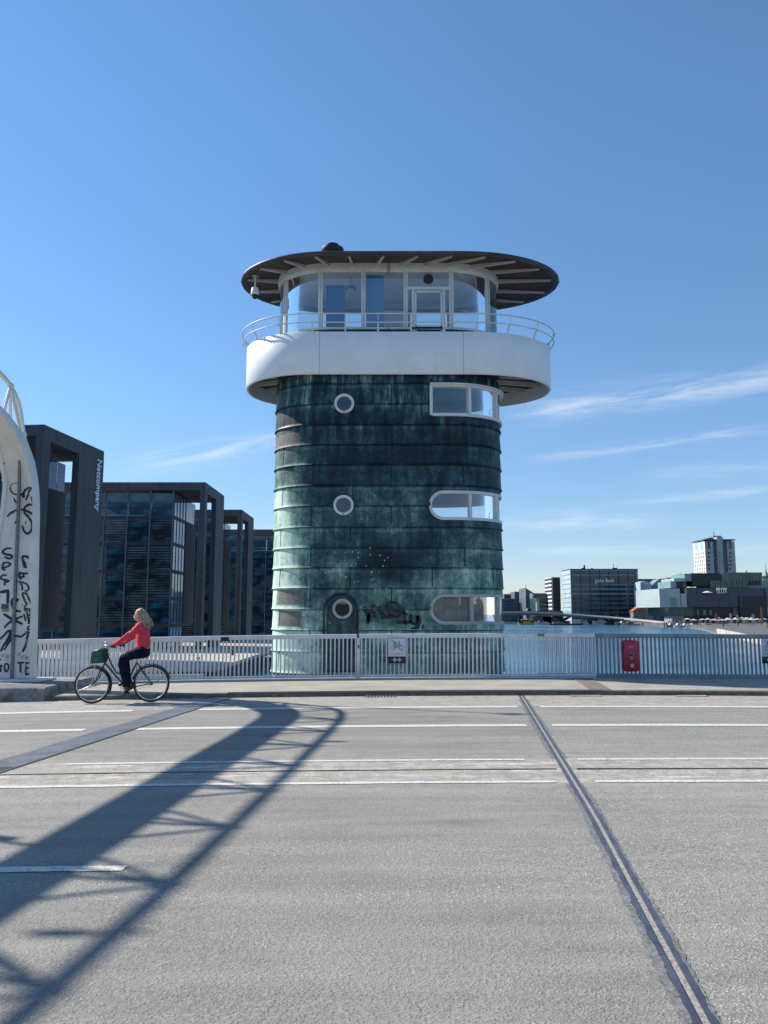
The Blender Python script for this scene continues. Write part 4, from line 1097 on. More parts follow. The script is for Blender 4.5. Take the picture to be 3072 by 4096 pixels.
strokes6 = [([(85, 50), (120, 10), (160, 0)], .05), ([(285, 10), (350, 70), (380, 140), (365, 220), (320, 245), (280, 215), (255, 150)], .055), ([(296, 118), (300, 120)], .09), ([(180, 130), (185, 110), (200, 105)], .05),
    ([(130, 412), (75, 415), (30, 455), (70, 480), (125, 490), (140, 515), (105, 530), (55, 510)], .055), ([(45, 575), (30, 640), (65, 662)], .055), ([(30, 580), (90, 575), (120, 595), (80, 625), (35, 635)], .045),
    ([(80, 720), (35, 720), (10, 755), (60, 780)], .045), ([(50, 770), (100, 785), (65, 805)], .045), ([(55, 770), (55, 840)], .05), ([(0, 915), (60, 905), (105, 895)], .075), ([(95, 900), (92, 960), (90, 1045)], .075),
    ([(45, 1165), (90, 1195), (150, 1230), (260, 1280)], .065), ([(50, 1325), (100, 1270), (180, 1225), (260, 1190)], .055), ([(130, 1015), (165, 1000), (215, 1010)], .085), ([(180, 985), (135, 1020), (145, 1080), (180, 1125), (240, 1135)], .055),
    ([(0, 1455), (50, 1410), (90, 1365), (120, 1365), (95, 1440), (40, 1530), (10, 1595)], .055), ([(45, 1580), (100, 1500), (150, 1430), (180, 1415), (240, 1425), (290, 1390), (330, 1360)], .05), ([(150, 1320), (120, 1420), (60, 1520)], .06), ([(345, 1365), (320, 1450), (290, 1540), (258, 1600)], .06),
    ([(345, 520), (300, 505), (262, 505), (262, 540), (285, 580), (300, 640)], .055), ([(262, 545), (275, 600), (285, 635)], .055), ([(300, 505), (340, 520)], .07), ([(215, 690), (270, 700), (325, 700)], .05), ([(225, 690), (225, 730), (245, 770)], .055), ([(215, 745), (285, 738)], .05), ([(275, 700), (265, 740)], .05),
    ([(205, 795), (255, 800), (320, 830), (345, 870), (325, 900), (285, 895)], .040), ([(235, 810), (255, 850), (258, 895)], .045), ([(375, 1065), (330, 960), (285, 925), (260, 935), (280, 1000), (310, 1060)], .042), ([(330, 1040), (300, 1060), (285, 1095), (330, 1110), (375, 1100)], .035),
    ([(275, 1105), (320, 1150), (335, 1185), (320, 1195)], .04), ([(335, 1105), (365, 1150), (345, 1190)], .04), ([(275, 1165), (295, 1245)], .05), ([(330, 1200), (345, 1240), (340, 1280)], .05), ([(335, 1205), (375, 1215), (370, 1245), (345, 1250), (385, 1285)], .045), ([(375, 1160), (392, 1230), (385, 1300), (370, 1335), (340, 1345), (330, 1320), (360, 1300)], .04), ([(258, 1060), (264, 1062)], .05),
    ([(200, 1725), (275, 1722)], .055), ([(238, 1725), (235, 1835)], .055), ([(305, 1722), (355, 1725)], .055), ([(308, 1722), (303, 1840), (355, 1850)], .055), ([(305, 1785), (345, 1782)], .05),
    ([(75, 1730), (55, 1755), (55, 1800), (72, 1825), (95, 1800), (98, 1755), (78, 1730)], .045), ([(58, 1697), (64, 1698)], .055), ([(88, 1695), (95, 1697)], .06), ([(0, 1755), (30, 1758)], .05), ([(12, 1755), (10, 1830)], .05), ([(0, 1690), (15, 1690)], .045),
    ([(45, 1838), (47, 1841)], .03), ([(258, 1838), (260, 1841)], .03)]
for st, fn in ((strokes5, z5), (strokes6, z6)):
    for pts, w in st:
        q = catmull([fn(*p) for p in pts], 7); n = len(q)
        ww = [w*.80*(.86+.24*sin(pi*min(1, i/(n-1) if n > 1 else 0))+.06*sin(i*1.7)) for i in range(n)]
        ribbon(g_, q, ww, fleg, .0015+K, .0015); K += .00004
g_.build('graffiti', M['spray'], portal)
g2 = MB()
for pts in ([(5, 1650), (20, 1630), (30, 1650), (10, 1660)], [(35, 1625), (60, 1625), (40, 1645), (62, 1665)], [(70, 1680), (80, 1630), (90, 1680), (100, 1630)], [(205, 1620), (235, 1640), (225, 1600)], [(195, 1640), (240, 1650), (225, 1690)], [(250, 1690), (265, 1640), (258, 1660), (285, 1640)], [(300, 1660), (290, 1680), (310, 1685), (312, 1655), (298, 1652)], [(325, 1640), (320, 1690)], [(365, 1655), (325, 1665), (350, 1695)]):
    ribbon(g2, catmull([z6(*p) for p in pts], 4), .012, fleg, .0012, .001)
g2.build('faint_tag', M['spray_faint'], portal)
stm = [plain('sticker_teal', (.02, .09, .11), .5, .5, 25), plain('sticker_amber', (.42, .24, .08), .6, .5, 25), plain('sticker_grey', (.28, .27, .26), .6, .5, 25), plain('sticker_dark', (.03, .03, .035), .6, .6, 25), plain('sticker_white', (.6, .6, .6), .6, .3, 25)]
def sticker(x0, y0, x1, y1, m, side=False):
    a, b = z6(x0, y0), z6(x1, y1); mb = MB(); X0, X1 = a[0], b[0]; Z0, Z1 = b[1], a[1]
    if side:    # on the +X flank of the leg
        zc = (Z0+Z1)/2; Yf = faceY(zc); Y0 = Yf-.02+(x0-392)/50*.30; Y1 = Yf-.02+(x1-392)/50*.30; xx = lambda Y, z: xR(16.9, z)+.004+SK*(Y-16.9)
        mb.add([(xx(Y0, Z0), Y0, Z0), (xx(Y1, Z0), Y1, Z0), (xx(Y1, Z1), Y1, Z1), (xx(Y0, Z1), Y0, Z1)], [(0, 1, 2, 3)])
    else:
        mb.add([(X0, faceY(Z0)-.010, Z0), (X1, faceY(Z0)-.010, Z0), (X1, faceY(Z1)-.010, Z1), (X0, faceY(Z1)-.010, Z1)], [(0, 1, 2, 3)])
    mb.build('sticker', stm[m], portal)
sticker(18, 1050, 100, 1105, 0); sticker(22, 1106, 98, 1140, 1)
for x0, y0, x1, y1, m in ((396, 590, 436, 655, 1), (415, 680, 436, 735, 2), (414, 755, 438, 820, 3), (412, 830, 436, 850, 2), (406, 880, 436, 920, 0), (408, 1000, 436, 1072, 3), (414, 1078, 436, 1095, 4), (410, 1100, 436, 1175, 3), (400, 1200, 428, 1230, 2), (398, 1260, 426, 1305, 2), (400, 1365, 428, 1382, 0), (396, 1440, 412, 1490, 3), (392, 1520, 422, 1545, 3), (404, 1716, 424, 1738, 3), (400, 1790, 412, 1830, 3), (396, 1500, 420, 1512, 2)):
    sticker(x0, y0, x1, y1, m, True)
# base plate and plinth
zb_ = gz(-8)
MB().bbox((-9.35, 16.45, .17), (-7.2, 17.25, .215), .01).build('base_plate', M['portal'], portal)
MB().box((-8.30, 16.42, .135), (-7.75, 16.60, .165)).build('bearing_gap', M['dark'], portal)
pb = thing('plinth', 'low weathered concrete plinth under the white portal leg', 'plinth', (0, 0, 0))
def plinth(y0, y1, xr, zt):
    mb = MB(); nx, ny, nz_ = 30, 10, 4; x0 = -11.5
    vs = []; fs = []
    def P_(x, y, z):
        n = .018*noise.noise(Vector((x*2.5, y*2.5, z*4)))+.006*noise.noise(Vector((x*12, y*12, z*12))); return (x+n, y+n, z+n*.6)
    r = .035
    prof = [(y0, -.4), (y0, zt-r), (y0+r, zt), (y1-r, zt), (y1, zt-r), (y1, -.4)]
    for i in range(nx+1):
        x = x0+(xr-x0)*i/nx
        for (y, z) in prof: vs.append(P_(x, y, z))
    k = len(prof); fs = [(i*k+j, (i+1)*k+j, (i+1)*k+j+1, i*k+j+1) for i in range(nx) for j in range(k-1)]
    o = len(vs)
    for (y, z) in prof: vs.append(P_(xr+.02, y+(.03 if y < (y0+y1)/2 else -.03), z-(.02 if z > 0 else 0)))
    fs += [(nx*k+j, o+j, o+j+1, nx*k+j+1) for j in range(k-1)]; fs.append(tuple(o+j for j in range(k)))
    return mb.add(vs, fs)
plinth(15.36, 17.9, -6.62, .165).build('plinth_block', M['concrete'], pb)
# lamps and signal on the portal, street lamp beyond the left edge
def floodlamp(Yp, lab, dx):
    X0 = XR0(Yp); t = thing('portal_lamp', lab, 'lamp', (X0, Yp, 6.95), group='lamps on the portal frame')
    MB().ell((dx, 0, .1), (.2, .05, .04)).build('lamp_head', M['steel'], t); MB().tube([(0, 0, 0), (0, 0, .12)], .025, 6).build('stem', M['steel'], t)
floodlamp(13.2, 'grey lamp on the portal frame nearer the tower, out of view', -.06)
floodlamp(7.35, 'grey lamp on the portal frame nearest the photographer, out of view', -.40)
ts = thing('traffic_signal', 'hanging signal below the middle of the portal frame, out of view at the left', 'signal', (-8.95, 8.3, 5.0))
MB().bbox((-.1, -.08, -.35), (.12, .08, .35), .02).build('housing', M['dark'], ts); MB().tube([(0, 0, .3), (0, 0, .95)], .03, 6).build('hanger', M['steel'], ts)
MB().tube([(.0, 0, .1), (.35, -.05, .25)], .05, 8).build('visor', M['dark'], ts); MB().tube([(.0, 0, -.1), (.35, -.05, -.05)], .05, 8).build('visor', M['dark'], ts)
sl_ = thing('street_lamp', 'tall street lamp beyond the left edge whose thin shadow reaches along the kerb', 'street lamp', (-12.0, 18.2, gz(-12)))
MB().tube([(0, 0, 0), (0, 0, 1.2), (0, 0, 12.75)], [.11, .07, .035], 10).build('pole', M['steel'], sl_); MB().ell((.0, -.0, 12.8), (.25, .12, .06)).build('lamp_head', M['steel'], sl_)

# ---------------------------------------------------------------- bicycle and rider
BX, BY = -5.47, 14.74
bz0 = gz(BX)
def q(zx, zy, y=0): return Vector(((zx-385)/773, y, (1497-zy)/773))
M['bike'] = plain('dark_green_enamel', (.010, .035, .030), .3, .2, 8)
M['chrome'] = plain('chrome', (.62, .62, .62), .18, .1, 5, 1.0)
M['tyre'] = plain('tyre', (.02, .021, .025), .75, .2, 9)
M['basket'] = plain('green_basket_liner', (.012, .12, .075), .5, .3, 12)
bike = thing('bicycle', 'dark green ladies bicycle with green front basket ridden along the kerb', 'bicycle', (BX, BY, bz0))
hub_f, hub_r = q(385, 1232), q(1240, 1212); BB = q(850, 1285)
RW = .343
for hub, nm in ((hub_f, 0), (hub_r, 1)):
    w = thing('wheel', None, None); w.parent = bike; w.location = hub
    MB().ring((0, 0, 0), (0, 1, 0), RW-.019, .019, 72, 8).build('tyre', M['tyre'], w)
    MB().ring((0, 0, 0), (0, 1, 0), RW-.045, .012, 72, 6).build('rim', M['chrome'], w)
    mb = MB()
    for k in range(32):
        a = 2*pi*k/32; b = a+(.35 if k % 2 else -.35); s_ = .028 if k % 4 < 2 else -.028
        mb.tube([(.022*cos(b), s_, .022*sin(b)), ((RW-.05)*cos(a), 0, (RW-.05)*sin(a))], .0013, 4, False)
    mb.build('spokes', M['chrome'], w)
    MB().lathe([(0, -.05), (.012, -.05), (.012, -.035), (.026, -.03), (.026, -.026), (.014, -.02), (.014, .02), (.026, .026), (.026, .03), (.012, .035), (.012, .05), (0, .05)], (0, 0, 0), 'y', 16).build('hub', M['dark'] if nm else M['chrome'], w)
def fender(hub, a0, a1, name):
    mb = MB(); n = 40; vs = []
    for i in range(n+1):
        a = radians(a0+(a1-a0)*i/n)
        for r_, y in ((.352, -.028), (.366, -.018), (.369, 0), (.366, .018), (.352, .028)): vs.append(hub+Vector((cos(a)*r_, y, sin(a)*r_)))
    mb.add(vs, [(i*5+j, i*5+j+1, i*5+6+j, i*5+5+j) for i in range(n) for j in range(4)], True)
    mb.build(name, M['bike'], bike)
fender(hub_r, 15, 168, 'rear_mudguard'); fender(hub_f, -28, 108, 'front_mudguard')
st_top, ht, hb = q(598, 700), q(596, 790), q(548, 935)
fr_ = MB()
fr_.tube([ht+(ht-hb)*.05, hb], .019, 10)
fr_.tube([hb+(ht-hb)*.12, q(830, 1225), BB], .016, 10)
fr_.tube(catmull([tuple(v) for v in (ht+(hb-ht)*.15, q(640, 920), q(700, 1020), q(765, 1070), q(935, 1110))], 6), .014, 10)
fr_.tube([BB, q(1020, 905)], .015, 10)
for y in (-.045, .045):
    fr_.tube([q(1020, 915, y*.3), hub_r+Vector((0, y*1.2, 0))], .009, 8); fr_.tube([BB+Vector((0, y*.6, 0)), hub_r+Vector((0, y*1.2, 0))], .010, 8)
fr_.lathe([(.02, -.04), (.024, -.04), (.024, .04), (.02, .04)], BB, 'y', 14)
fr_.build('frame', M['bike'], bike)
mb = MB()
for y in (-.052, .052): mb.tube([tuple(v) for v in catmull([tuple(q(515, 995, y)), tuple(q(490, 1060, y)), tuple(q(455, 1150, y)), tuple(hub_f+Vector((0, y, 0)))], 5)], [.013]*15+[.009], 8)
mb.tube([q(520, 985, -.06), q(520, 985, .06)], .018, 8); mb.tube([hb, q(520, 985)], .016, 8); mb.build('fork', M['bike'], bike)
mb = MB(); mb.tube([ht, st_top], .012, 8)
HB = []
for y in (-1, 1):
    pts = [tuple(q(598, 690)), tuple(q(575, 672, y*.08)), tuple(q(580, 655, y*.17)), tuple(q(620, 660, y*.235)), tuple(q(680, 672, y*.26)), tuple(q(740, 680, y*.27))]
    mb.tube(catmull(pts, 5), .0115, 8)
mb.build('handlebar', M['chrome'], bike)
for y in (-1, 1):
    MB().tube([q(650, 666, y*.25), q(700, 674, y*.263), q(765, 684, y*.272)], .017, 8).build('grip', M['rubber'], bike)
    MB().tube([q(585, 672, y*.2), q(640, 700, y*.23), q(680, 712, y*.24)], .006, 6).build('brake_lever', M['chrome'], bike)
MB().ell(q(566, 630, -.03), (.032, .03, .03)).ell(q(540, 650, .03), (.022, .02, .022)).build('bell', M['chrome'], bike)
mb = MB()     # cables
mb.tube(catmull([tuple(q(600, 672, -.15)), tuple(q(530, 690, -.08)), tuple(q(545, 760, -.03)), tuple(q(560, 880, 0))], 5), .0035, 5); mb.build('cable', M['rubber'], bike)
# basket
bk = thing('basket', None, None); bk.parent = bike
mb = MB(); top = [q(385, 755), q(572, 700)]; bot = [q(372, 925), q(558, 905)]
def bring(t, out=0):
    c0 = q(385, 762)*(1-t)+q(366, 922)*t; c1 = q(575, 705)*(1-t)+q(556, 906)*t
    W_ = (.165-.03*t)+out; c = (c0+c1)/2; h = (c1-c0)/2; Lh = h.length+out; hn = h.normalized(); pts = []
    for k in range(28):
        a = 2*pi*k/28; ca, sa = cos(a), sin(a); e = .55
        pts.append(c+hn*(Lh*math.copysign(abs(ca)**e, ca))+Vector((0, 1, 0))*(W_*math.copysign(abs(sa)**e, sa)))
    return pts
rings = [bring(t/8, .004*noise.noise(Vector((t*2., 0, 0)))) for t in range(9)]
mb.add([v for r_ in rings for v in r_], [(l*28+k, l*28+(k+1) % 28, l*28+28+(k+1) % 28, l*28+28+k) for l in range(8) for k in range(28)]+[tuple(8*28+k for k in range(28))], True); mb.build('liner', M['basket'], bk)
mb = MB()
for t in (0, .5, 1): r_ = bring(t, .008); mb.tube(r_+[r_[0]], .006, 6, False)
for k in range(0, 28, 2): mb.tube([bring(t, .008)[k] for t in (0, .5, 1)], .006, 5, False)
mb.build('wicker', M['bike'], bk)
mb = MB(); mb.ell(q(470, 745), (.11, .12, .05), Matrix.Rotation(radians(-15), 3, 'Y')); mb.build('bundle', M['basket'], bk)
mb = MB(); mb.tube([q(440, 925, -.1), hub_f+Vector((0, -.055, 0))], .004, 5); mb.tube([q(440, 925, .1), hub_f+Vector((0, .055, 0))], .004, 5); mb.build('basket_stay', M['chrome'], bike)
# saddle, post, chain case, cranks
MB().tube([q(1018, 915), q(1040, 815)], .012, 8).build('seat_post', M['chrome'], bike)
mb = MB(); mb.ell(q(1075, 800), (.13, .075, .035)); mb.ell(q(975, 805), (.08, .025, .022)); mb.build('saddle', M['rubber'], bike)
mb = MB(); mb.ring(BB+Vector((0, .045, 0)), (0, 1, 0), .085, .006, 32, 6); mb.tube([BB+Vector((0, .045, .085)), hub_r+Vector((0, .045, .035))], .003, 4); mb.tube([BB+Vector((0, .045, -.085)), hub_r+Vector((0, .045, -.035))], .003, 4); mb.build('chain', M['chrome'], bike)
pedA, pedB = q(785, 1245, .10), q(912, 1338, -.10)
mb = MB(); mb.tube([BB+Vector((0, .06, 0)), q(785, 1245, .065)], .009, 6); mb.tube([BB+Vector((0, -.06, 0)), q(905, 1330, -.065)], .009, 6); mb.lathe([(.0, -.062), (.03, -.06), (.03, -.052), (0, -.05)], BB, 'y', 16); mb.build('crank', M['chrome'], bike)
for c in (pedA, pedB): MB().box(c-Vector((.045, .045, .012)), c+Vector((.045, .045, .012))).build('pedal', M['rubber'], bike)
MB().box(q(1452, 1075, 0)-Vector((.008, .025, .03)), q(1452, 1075, 0)+Vector((.01, .025, .03))).build('reflector', M['red'], bike)
mb = MB(); mb.tube([q(1085, 1010, -.05), q(1110, 1050, -.05), hub_r+Vector((0, -.06, .0))], .006, 6); mb.tube([hub_r+Vector((0, -.055, 0)), q(1440, 1120, -.03)], .004, 5); mb.tube([hub_r+Vector((0, .055, 0)), q(1440, 1120, .03)], .004, 5); mb.tube([hub_f+Vector((0, -.055, 0)), q(545, 1130, -.03)], .004, 5); mb.build('mudguard_stay', M['chrome'], bike)

# rider
M['skin'] = plain('skin', (.52, .30, .21), .5, .06, 10)
M['knit'] = plain('coral_knit', (.62, .055, .075), .9, .22, 60, bump=.6, bscale=120)
M['trousers'] = plain('dark_trousers', (.004, .006, .020), .85, .3, 10, spec=.2)
M['hair'] = None
t = NT('blond_hair'); c = t.coord(); hn_ = t.noise(t.map(c, (60, 60, 4)), 1, 4, .6)
t.set('Base Color', t.mix(t.rng(hn_, .3, .7), (.17, .115, .07), (.50, .38, .25))); t.set('Roughness', .5); t.bump(hn_, .6, .01); M['hair'] = t.m
M['shoe'] = plain('black_shoe', (.012, .012, .015), .4, .2)
rider = thing('person', 'woman in a coral sweater and dark trousers with long blond hair riding the bicycle', 'person', (BX, BY, bz0))
def limb(mb, pts, rs, k=6, n=14):
    P_ = [(*p, r) for p, r in zip([tuple(p) for p in pts], rs)]; c = catmull(P_, k) if len(P_) > 2 else P_
    mb.tube([x[:3] for x in c], [x[3] for x in c], n)
    mb.ell(pts[0], (rs[0],)*3, n=12, m=8); mb.ell(pts[-1], (rs[-1],)*3, n=12, m=8)
def fused(mb, name, mat, parent, vox=.011, smooth=4, folds=0, stretch=(9, 9, 4)):
    o = mb.build('tmp', None); md = o.modifiers.new('r', 'REMESH'); md.mode = 'VOXEL'; md.voxel_size = vox; md.use_smooth_shade = True
    s_ = o.modifiers.new('s', 'SMOOTH'); s_.iterations = smooth; s_.factor = .5
    bpy.context.view_layer.update(); me = bpy.data.meshes.new_from_object(o.evaluated_get(bpy.context.evaluated_depsgraph_get()))
    me.name = name; me.materials.clear(); me.materials.append(mat); me.polygons.foreach_set('use_smooth', [True]*len(me.polygons))
    if folds:
        for v in me.vertices:
            c_ = v.co; v.co = c_+v.normal*(folds*(noise.noise(Vector((c_.x*stretch[0]+c_.z*3, c_.y*stretch[1], c_.z*stretch[2]-c_.x*4)))+.5*noise.noise(Vector((c_.x*24, c_.y*20, c_.z*13)))))
    bpy.data.objects.remove(o); r_ = bpy.data.objects.new(name, me); C.objects.link(r_); r_.parent = parent; return r_
# body in skin: head, neck, hands, and the figure under the clothes as one surface
mb = MB()
hc = q(1020, 222)
mb.ell(hc+Vector((.012, 0, .008)), (.090, .074, .105)); mb.ell(q(990, 262), (.052, .052, .062)); mb.ell(q(985, 292), (.030, .034, .024)); mb.ell(q(976, 240), (.03, .045, .05))
mb.tube([q(958, 232), q(944, 256), q(955, 262)], [.010, .015, .010], 8)       # nose
mb.ell(q(957, 280), (.011, .020, .007)); mb.ell(q(960, 289), (.011, .018, .007)); mb.ell(q(968, 225, -.028), (.012, .014, .008)); mb.ell(q(968, 225, .028), (.012, .014, .008))
for y in (-.072, .072): mb.ell(q(1022, 245, y), (.016, .010, .028))
limb(mb, [q(1020, 280), q(1042, 330), q(1052, 380)], [.052, .052, .065])
limb(mb, [q(1060, 400), q(1090, 540), q(1105, 700), q(1110, 760)], [.10, .115, .115, .12])
hand_pts = {}
for y in (-1, 1):
    sh, el, wr = q(1040, 415, y*.155), q(885, 545, y*.225), q(735, 655, y*.255)
    limb(mb, [sh, el, wr], [.045, .036, .024])
    pc = q(668, 662, y*.262); 
    mb.ell(q(690, 655, y*.262), (.045, .032, .018), Matrix.Rotation(radians(-10), 3, 'Y'))
    for f in range(4):
        x0 = 640+f*17; L = (.9, 1.0, .97, .8)[f]
        yk = y*.262
        limb(mb, [q(x0+18, 652, yk+y*.01), q(x0, 648, yk+y*.028*L), q(x0-4, 664, yk+y*.036*L), q(x0+2, 680, yk+y*.022)], [.009, .0088, .008, .007], 3, 8)
    limb(mb, [q(690, 662, yk-y*.02), q(662, 668, yk-y*.034), q(642, 676, yk-y*.024)], [.011, .0095, .008], 3, 8)
# legs (under trousers)
HIPN, HIPF = q(1100, 775, -.085), q(1100, 775, .085)
KN, KF = q(826, 885, -.105), q(835, 868, .10)
AN, AF = q(968, 1215, -.10), q(845, 1180, .10)
limb(mb, [HIPN, KN, AN], [.08, .052, .035]); limb(mb, [HIPF, KF, AF], [.08, .052, .035])
fused(mb, 'body', M['skin'], rider, .0065, 2)
mb = MB()    # sweater
limb(mb, [q(1050, 372), q(1062, 420), q(1088, 520), q(1094, 620), q(1092, 680)], [.075, .115, .130, .128, .132], 6, 20)
mb.tube([q(1040, 322), q(1045, 362)], [.058, .072], 14)
for y in (-1, 1):
    limb(mb, [q(1060, 400, y*.08), q(1045, 418, y*.15), q(965, 490, y*.195), q(885, 548, y*.225), q(800, 610, y*.245), q(728, 658, y*.255)], [.085, .070, .058, .053, .043, .034])
    mb.ring(q(728, 658, y*.255), (q(728, 658)-q(800, 610)), .028, .010, 16, 6)
mb.ring(q(1090, 690), (0, 0, 1), .112, .022, 24, 8)
sw_ = fused(mb, 'sweater', M['knit'], rider, .0085, 2, .024)
mb = MB()    # trousers
mb.ell(q(1105, 735), (.130, .150, .075)); mb.ell(q(1120, 775), (.115, .150, .08))
limb(mb, [q(1100, 770, -.08), q(950, 800, -.10), KN, q(865, 1020, -.105), q(925, 1195, -.10)], [.115, .092, .072, .078, .088])
limb(mb, [q(1100, 770, .08), q(950, 795, .09), KF, q(845, 1000, .10), q(860, 1165, .10)], [.115, .092, .072, .074, .080])
fused(mb, 'trousers', M['trousers'], rider, .009, 2, .022, (12, 9, 5))
for nm, an, heel, toe in (('shoe', AN, q(1015, 1235, -.10), q(893, 1325, -.10)), ('shoe', AF, q(880, 1205, .10), q(752, 1232, .10))):
    mb = MB(); limb(mb, [heel, (heel+toe)/2+Vector((0, 0, .01)), toe], [.036, .040, .028]); mb.ell(an+(heel-an)*.5, (.04, .035, .04)); fused(mb, nm, M['shoe'], rider, .008, 2)
# hair: cap and separate locks
mb = MB(); mb.ell(hc+Vector((.036, 0, .024)), (.092, .086, .104)); mb.ell(q(1085, 270), (.065, .080, .12), Matrix.Rotation(radians(-18), 3, 'Y'))
rnd = random.Random(5)
for k in range(46):
    y = rnd.uniform(-.088, .088); ex, ey = rnd.choice([(1195, 470), (1150, 455), (1215, 400), (1180, 420), (1130, 400), (1205, 440)]); ex += rnd.uniform(-26, 24); ey += rnd.uniform(-70, 24)
    sx_ = rnd.uniform(1045, 1100); sy_ = rnd.uniform(150, 210)
    pts = [q(sx_, sy_, y*.8), q(sx_+(ex-sx_)*.35+rnd.uniform(0, 14), sy_+(ey-sy_)*.3, y*1.05), q(sx_+(ex-sx_)*.7+rnd.uniform(-8, 12), sy_+(ey-sy_)*.66, y*1.0), q(ex, ey, y*.7)]
    c = catmull([(*p, r) for p, r in zip([tuple(p) for p in pts], [.018, .017, .012, .003])], 5); mb.tube([x[:3] for x in c], [x[3] for x in c], 7)
for k in range(5):
    y = -.07+.01*k; pts = [q(1015, 160, y), q(1040+6*k, 240, y-.012), q(1075+9*k, 330, y-.015), q(1130+6*k, 430+8*k, y*.9)]
    c = catmull([(*p, r) for p, r in zip([tuple(p) for p in pts], [.016, .018, .014, .004])], 5); mb.tube([x[:3] for x in c], [x[3] for x in c], 7)
# hollow the face side: drop cap vertices in front of the face
fused(mb, 'hair', M['hair'], rider, .0075, 2)
# ---------------------------------------------------------------- water, quays, far land
WZ = -5.4
def water_mat():
    t = NT('harbour_water'); c = t.coord()
    w1 = t.noise(t.map(c, (.55, 1.0, 1), (0, 0, .3)), .9, 6, .62, .4); w2 = t.noise(t.map(c, (1, 1.3, 1)), .16, 5, .6); w3 = t.noise(c, .012, 4, .6)
    t.set('Base Color', t.mix(t.rng(w3, .35, .65), (.045, .120, .185), (.058, .145, .220)))
    t.set('Roughness', t.rng(w3, .35, .65, .08, .22)); t.set('IOR', 1.33); t.set('Specular IOR Level', .5)
    t.bump(t.math('ADD', t.math('MULTIPLY', w1, .42), t.math('MULTIPLY', w2, 1.3)), .75, .9); return t.m
M['water'] = water_mat()
mb = MB(); mb.add([(-4000, -4000, WZ), (4000, -4000, WZ), (4000, 7000, WZ), (-4000, 7000, WZ)], [(0, 1, 2, 3)]); struct(mb.build('water', M['water']))
M['land'] = plain('far_ground', (.12, .11, .09), .9, .3, .02)
mb = MB(); mb.box((-3000, 640, WZ-3), (4000, 6900, WZ+1.9)); struct(mb.build('far_ground', M['land']))
mb = MB(); rs_ = random.Random(2); x = -900
while x < 900:
    w_ = rs_.uniform(20, 60); mb.box((x, -420-rs_.uniform(0, 60), WZ-1), (x+w_, -400, WZ+rs_.uniform(9, 24))); x += w_
struct(mb.build('far_shore', M['land']))  # unseen bank behind the camera, added to darken glass reflections
QZ = -3.5
def slabpoly(name, poly, z0, z1, mtop, kind='structure'):
    n = len(poly); mb = MB(); mb.add([(x, y, z1) for x, y in poly]+[(x, y, z0) for x, y in poly], [tuple(range(n))]+[(i, (i+1) % n, (i+1) % n+n, i+n) for i in range(n)])
    o = mb.build(name, mtop); o['kind'] = kind; return o
slabpoly('quay', [(-200, 74), (-15.9, 74), (-15.2, 330), (-200, 330)], WZ-2, QZ, M['quay'])
slabpoly('quay_face', [(-200, 73.9), (-15.75, 73.9), (-15.05, 330.1), (-15.3, 330.1), (-16, 74.05), (-200, 74.05)], WZ-2, QZ-.35, M['quaywall'])
# timber deck/jetty seen through the railing left of the tower
jt2 = thing('jetty', 'low pale timber jetty on the water seen through the railing left of the tower', 'jetty', (0, 0, 0))
a, b = at(243, 650.5, 95), at(275, 643, 108)
MB().box((-14.6, 96, WZ+1.55), (-9.5, 104, WZ+1.75)).build('deck', M['quay'], jt2)
for x, y in ((-14, 97), (-10, 97), (-14, 103), (-10, 103)): MB().tube([(x, y, WZ-1), (x, y, WZ+2.4)], .15, 8).build('pile', M['quaywall'], jt2)

# ---------------------------------------------------------------- dark office wings on the left quay
M['slate'] = None
t = NT('slate_cladding'); c = t.coord()
sn = t.noise(t.map(c, (1.2, 1.2, .12)), 1.0, 6, .65); s2n = t.noise(c, .15, 5, .6); s3 = t.noise(c, 3, 5, .6)
b_ = t.mix(t.rng(t.math('ADD', t.math('MULTIPLY', sn, .6), t.math('MULTIPLY', s2n, .4)), .35, .65), (.050, .052, .058), (.088, .090, .096))
t.set('Base Color', t.mix(t.math('MULTIPLY', t.rng(s3, .4, .6), .2), b_, (.05, .05, .055))); t.set('Roughness', .62); t.set('Specular IOR Level', .3); M['slate'] = t.m
def paneglass(name, base, rough, ss, var, spec=.5):
    t = NT(name); c = t.coord(); x, y, z = t.sep(c)
    n1 = t.noise(t.map(c, (.2, 1, 3.5)), 1.0, 4, .6); n2 = t.noise(c, .35, 4, .6)
    f = t.math('MULTIPLY', t.rng(n2, .40, .62), t.rng(n1, .38, .60))
    t.set('Base Color', t.mix(f, base, tuple(min(1, v*var) for v in base))); t.set('Roughness', rough); t.set('Specular IOR Level', spec)
    t.bump(t.noise(t.map(c, (.5, .5, .15)), 1.0, 3), ss, .5); return t.m
M['office_glass'] = paneglass('office_glass', (.006, .020, .032), .05, .02, 6.0, .42)
t = NT('blind_glass'); c = t.coord(); x_, y_, z_ = t.sep(c)
sl2 = t.math('FRACT', t.math('MULTIPLY', z_, 2.6)); slat = t.math('MULTIPLY', t.rng(sl2, .25, .4), t.rng(sl2, .95, .8))
nn_ = t.noise(t.map(t.geo(), (.3, 1, .5)), 1.0, 3, .6)
t.set('Base Color', t.mix(t.math('MULTIPLY', slat, t.rng(nn_, .35, .6)), (.008, .016, .028), (.075, .12, .14))); t.set('Roughness', .12); t.set('Specular IOR Level', .45); M['blind_glass'] = t.m
M['office_glass_top'] = paneglass('upper_office_glass', (.02, .06, .09), .05, .02, 2.5, .6)
M['office_glass_side'] = paneglass('side_office_glass', (.10, .17, .25), .04, .01, 1.6, .9)  # sky mirrored in and seen through these panes is put into the colour
M['mull'] = plain('dark_mullion', (.022, .025, .032), .5, .2)
M['mull2'] = plain('steel_mullion', (.09, .11, .13), .4, .2)
M['lit'] = plain('pale_office_item', (.20, .34, .32), .6, .3)
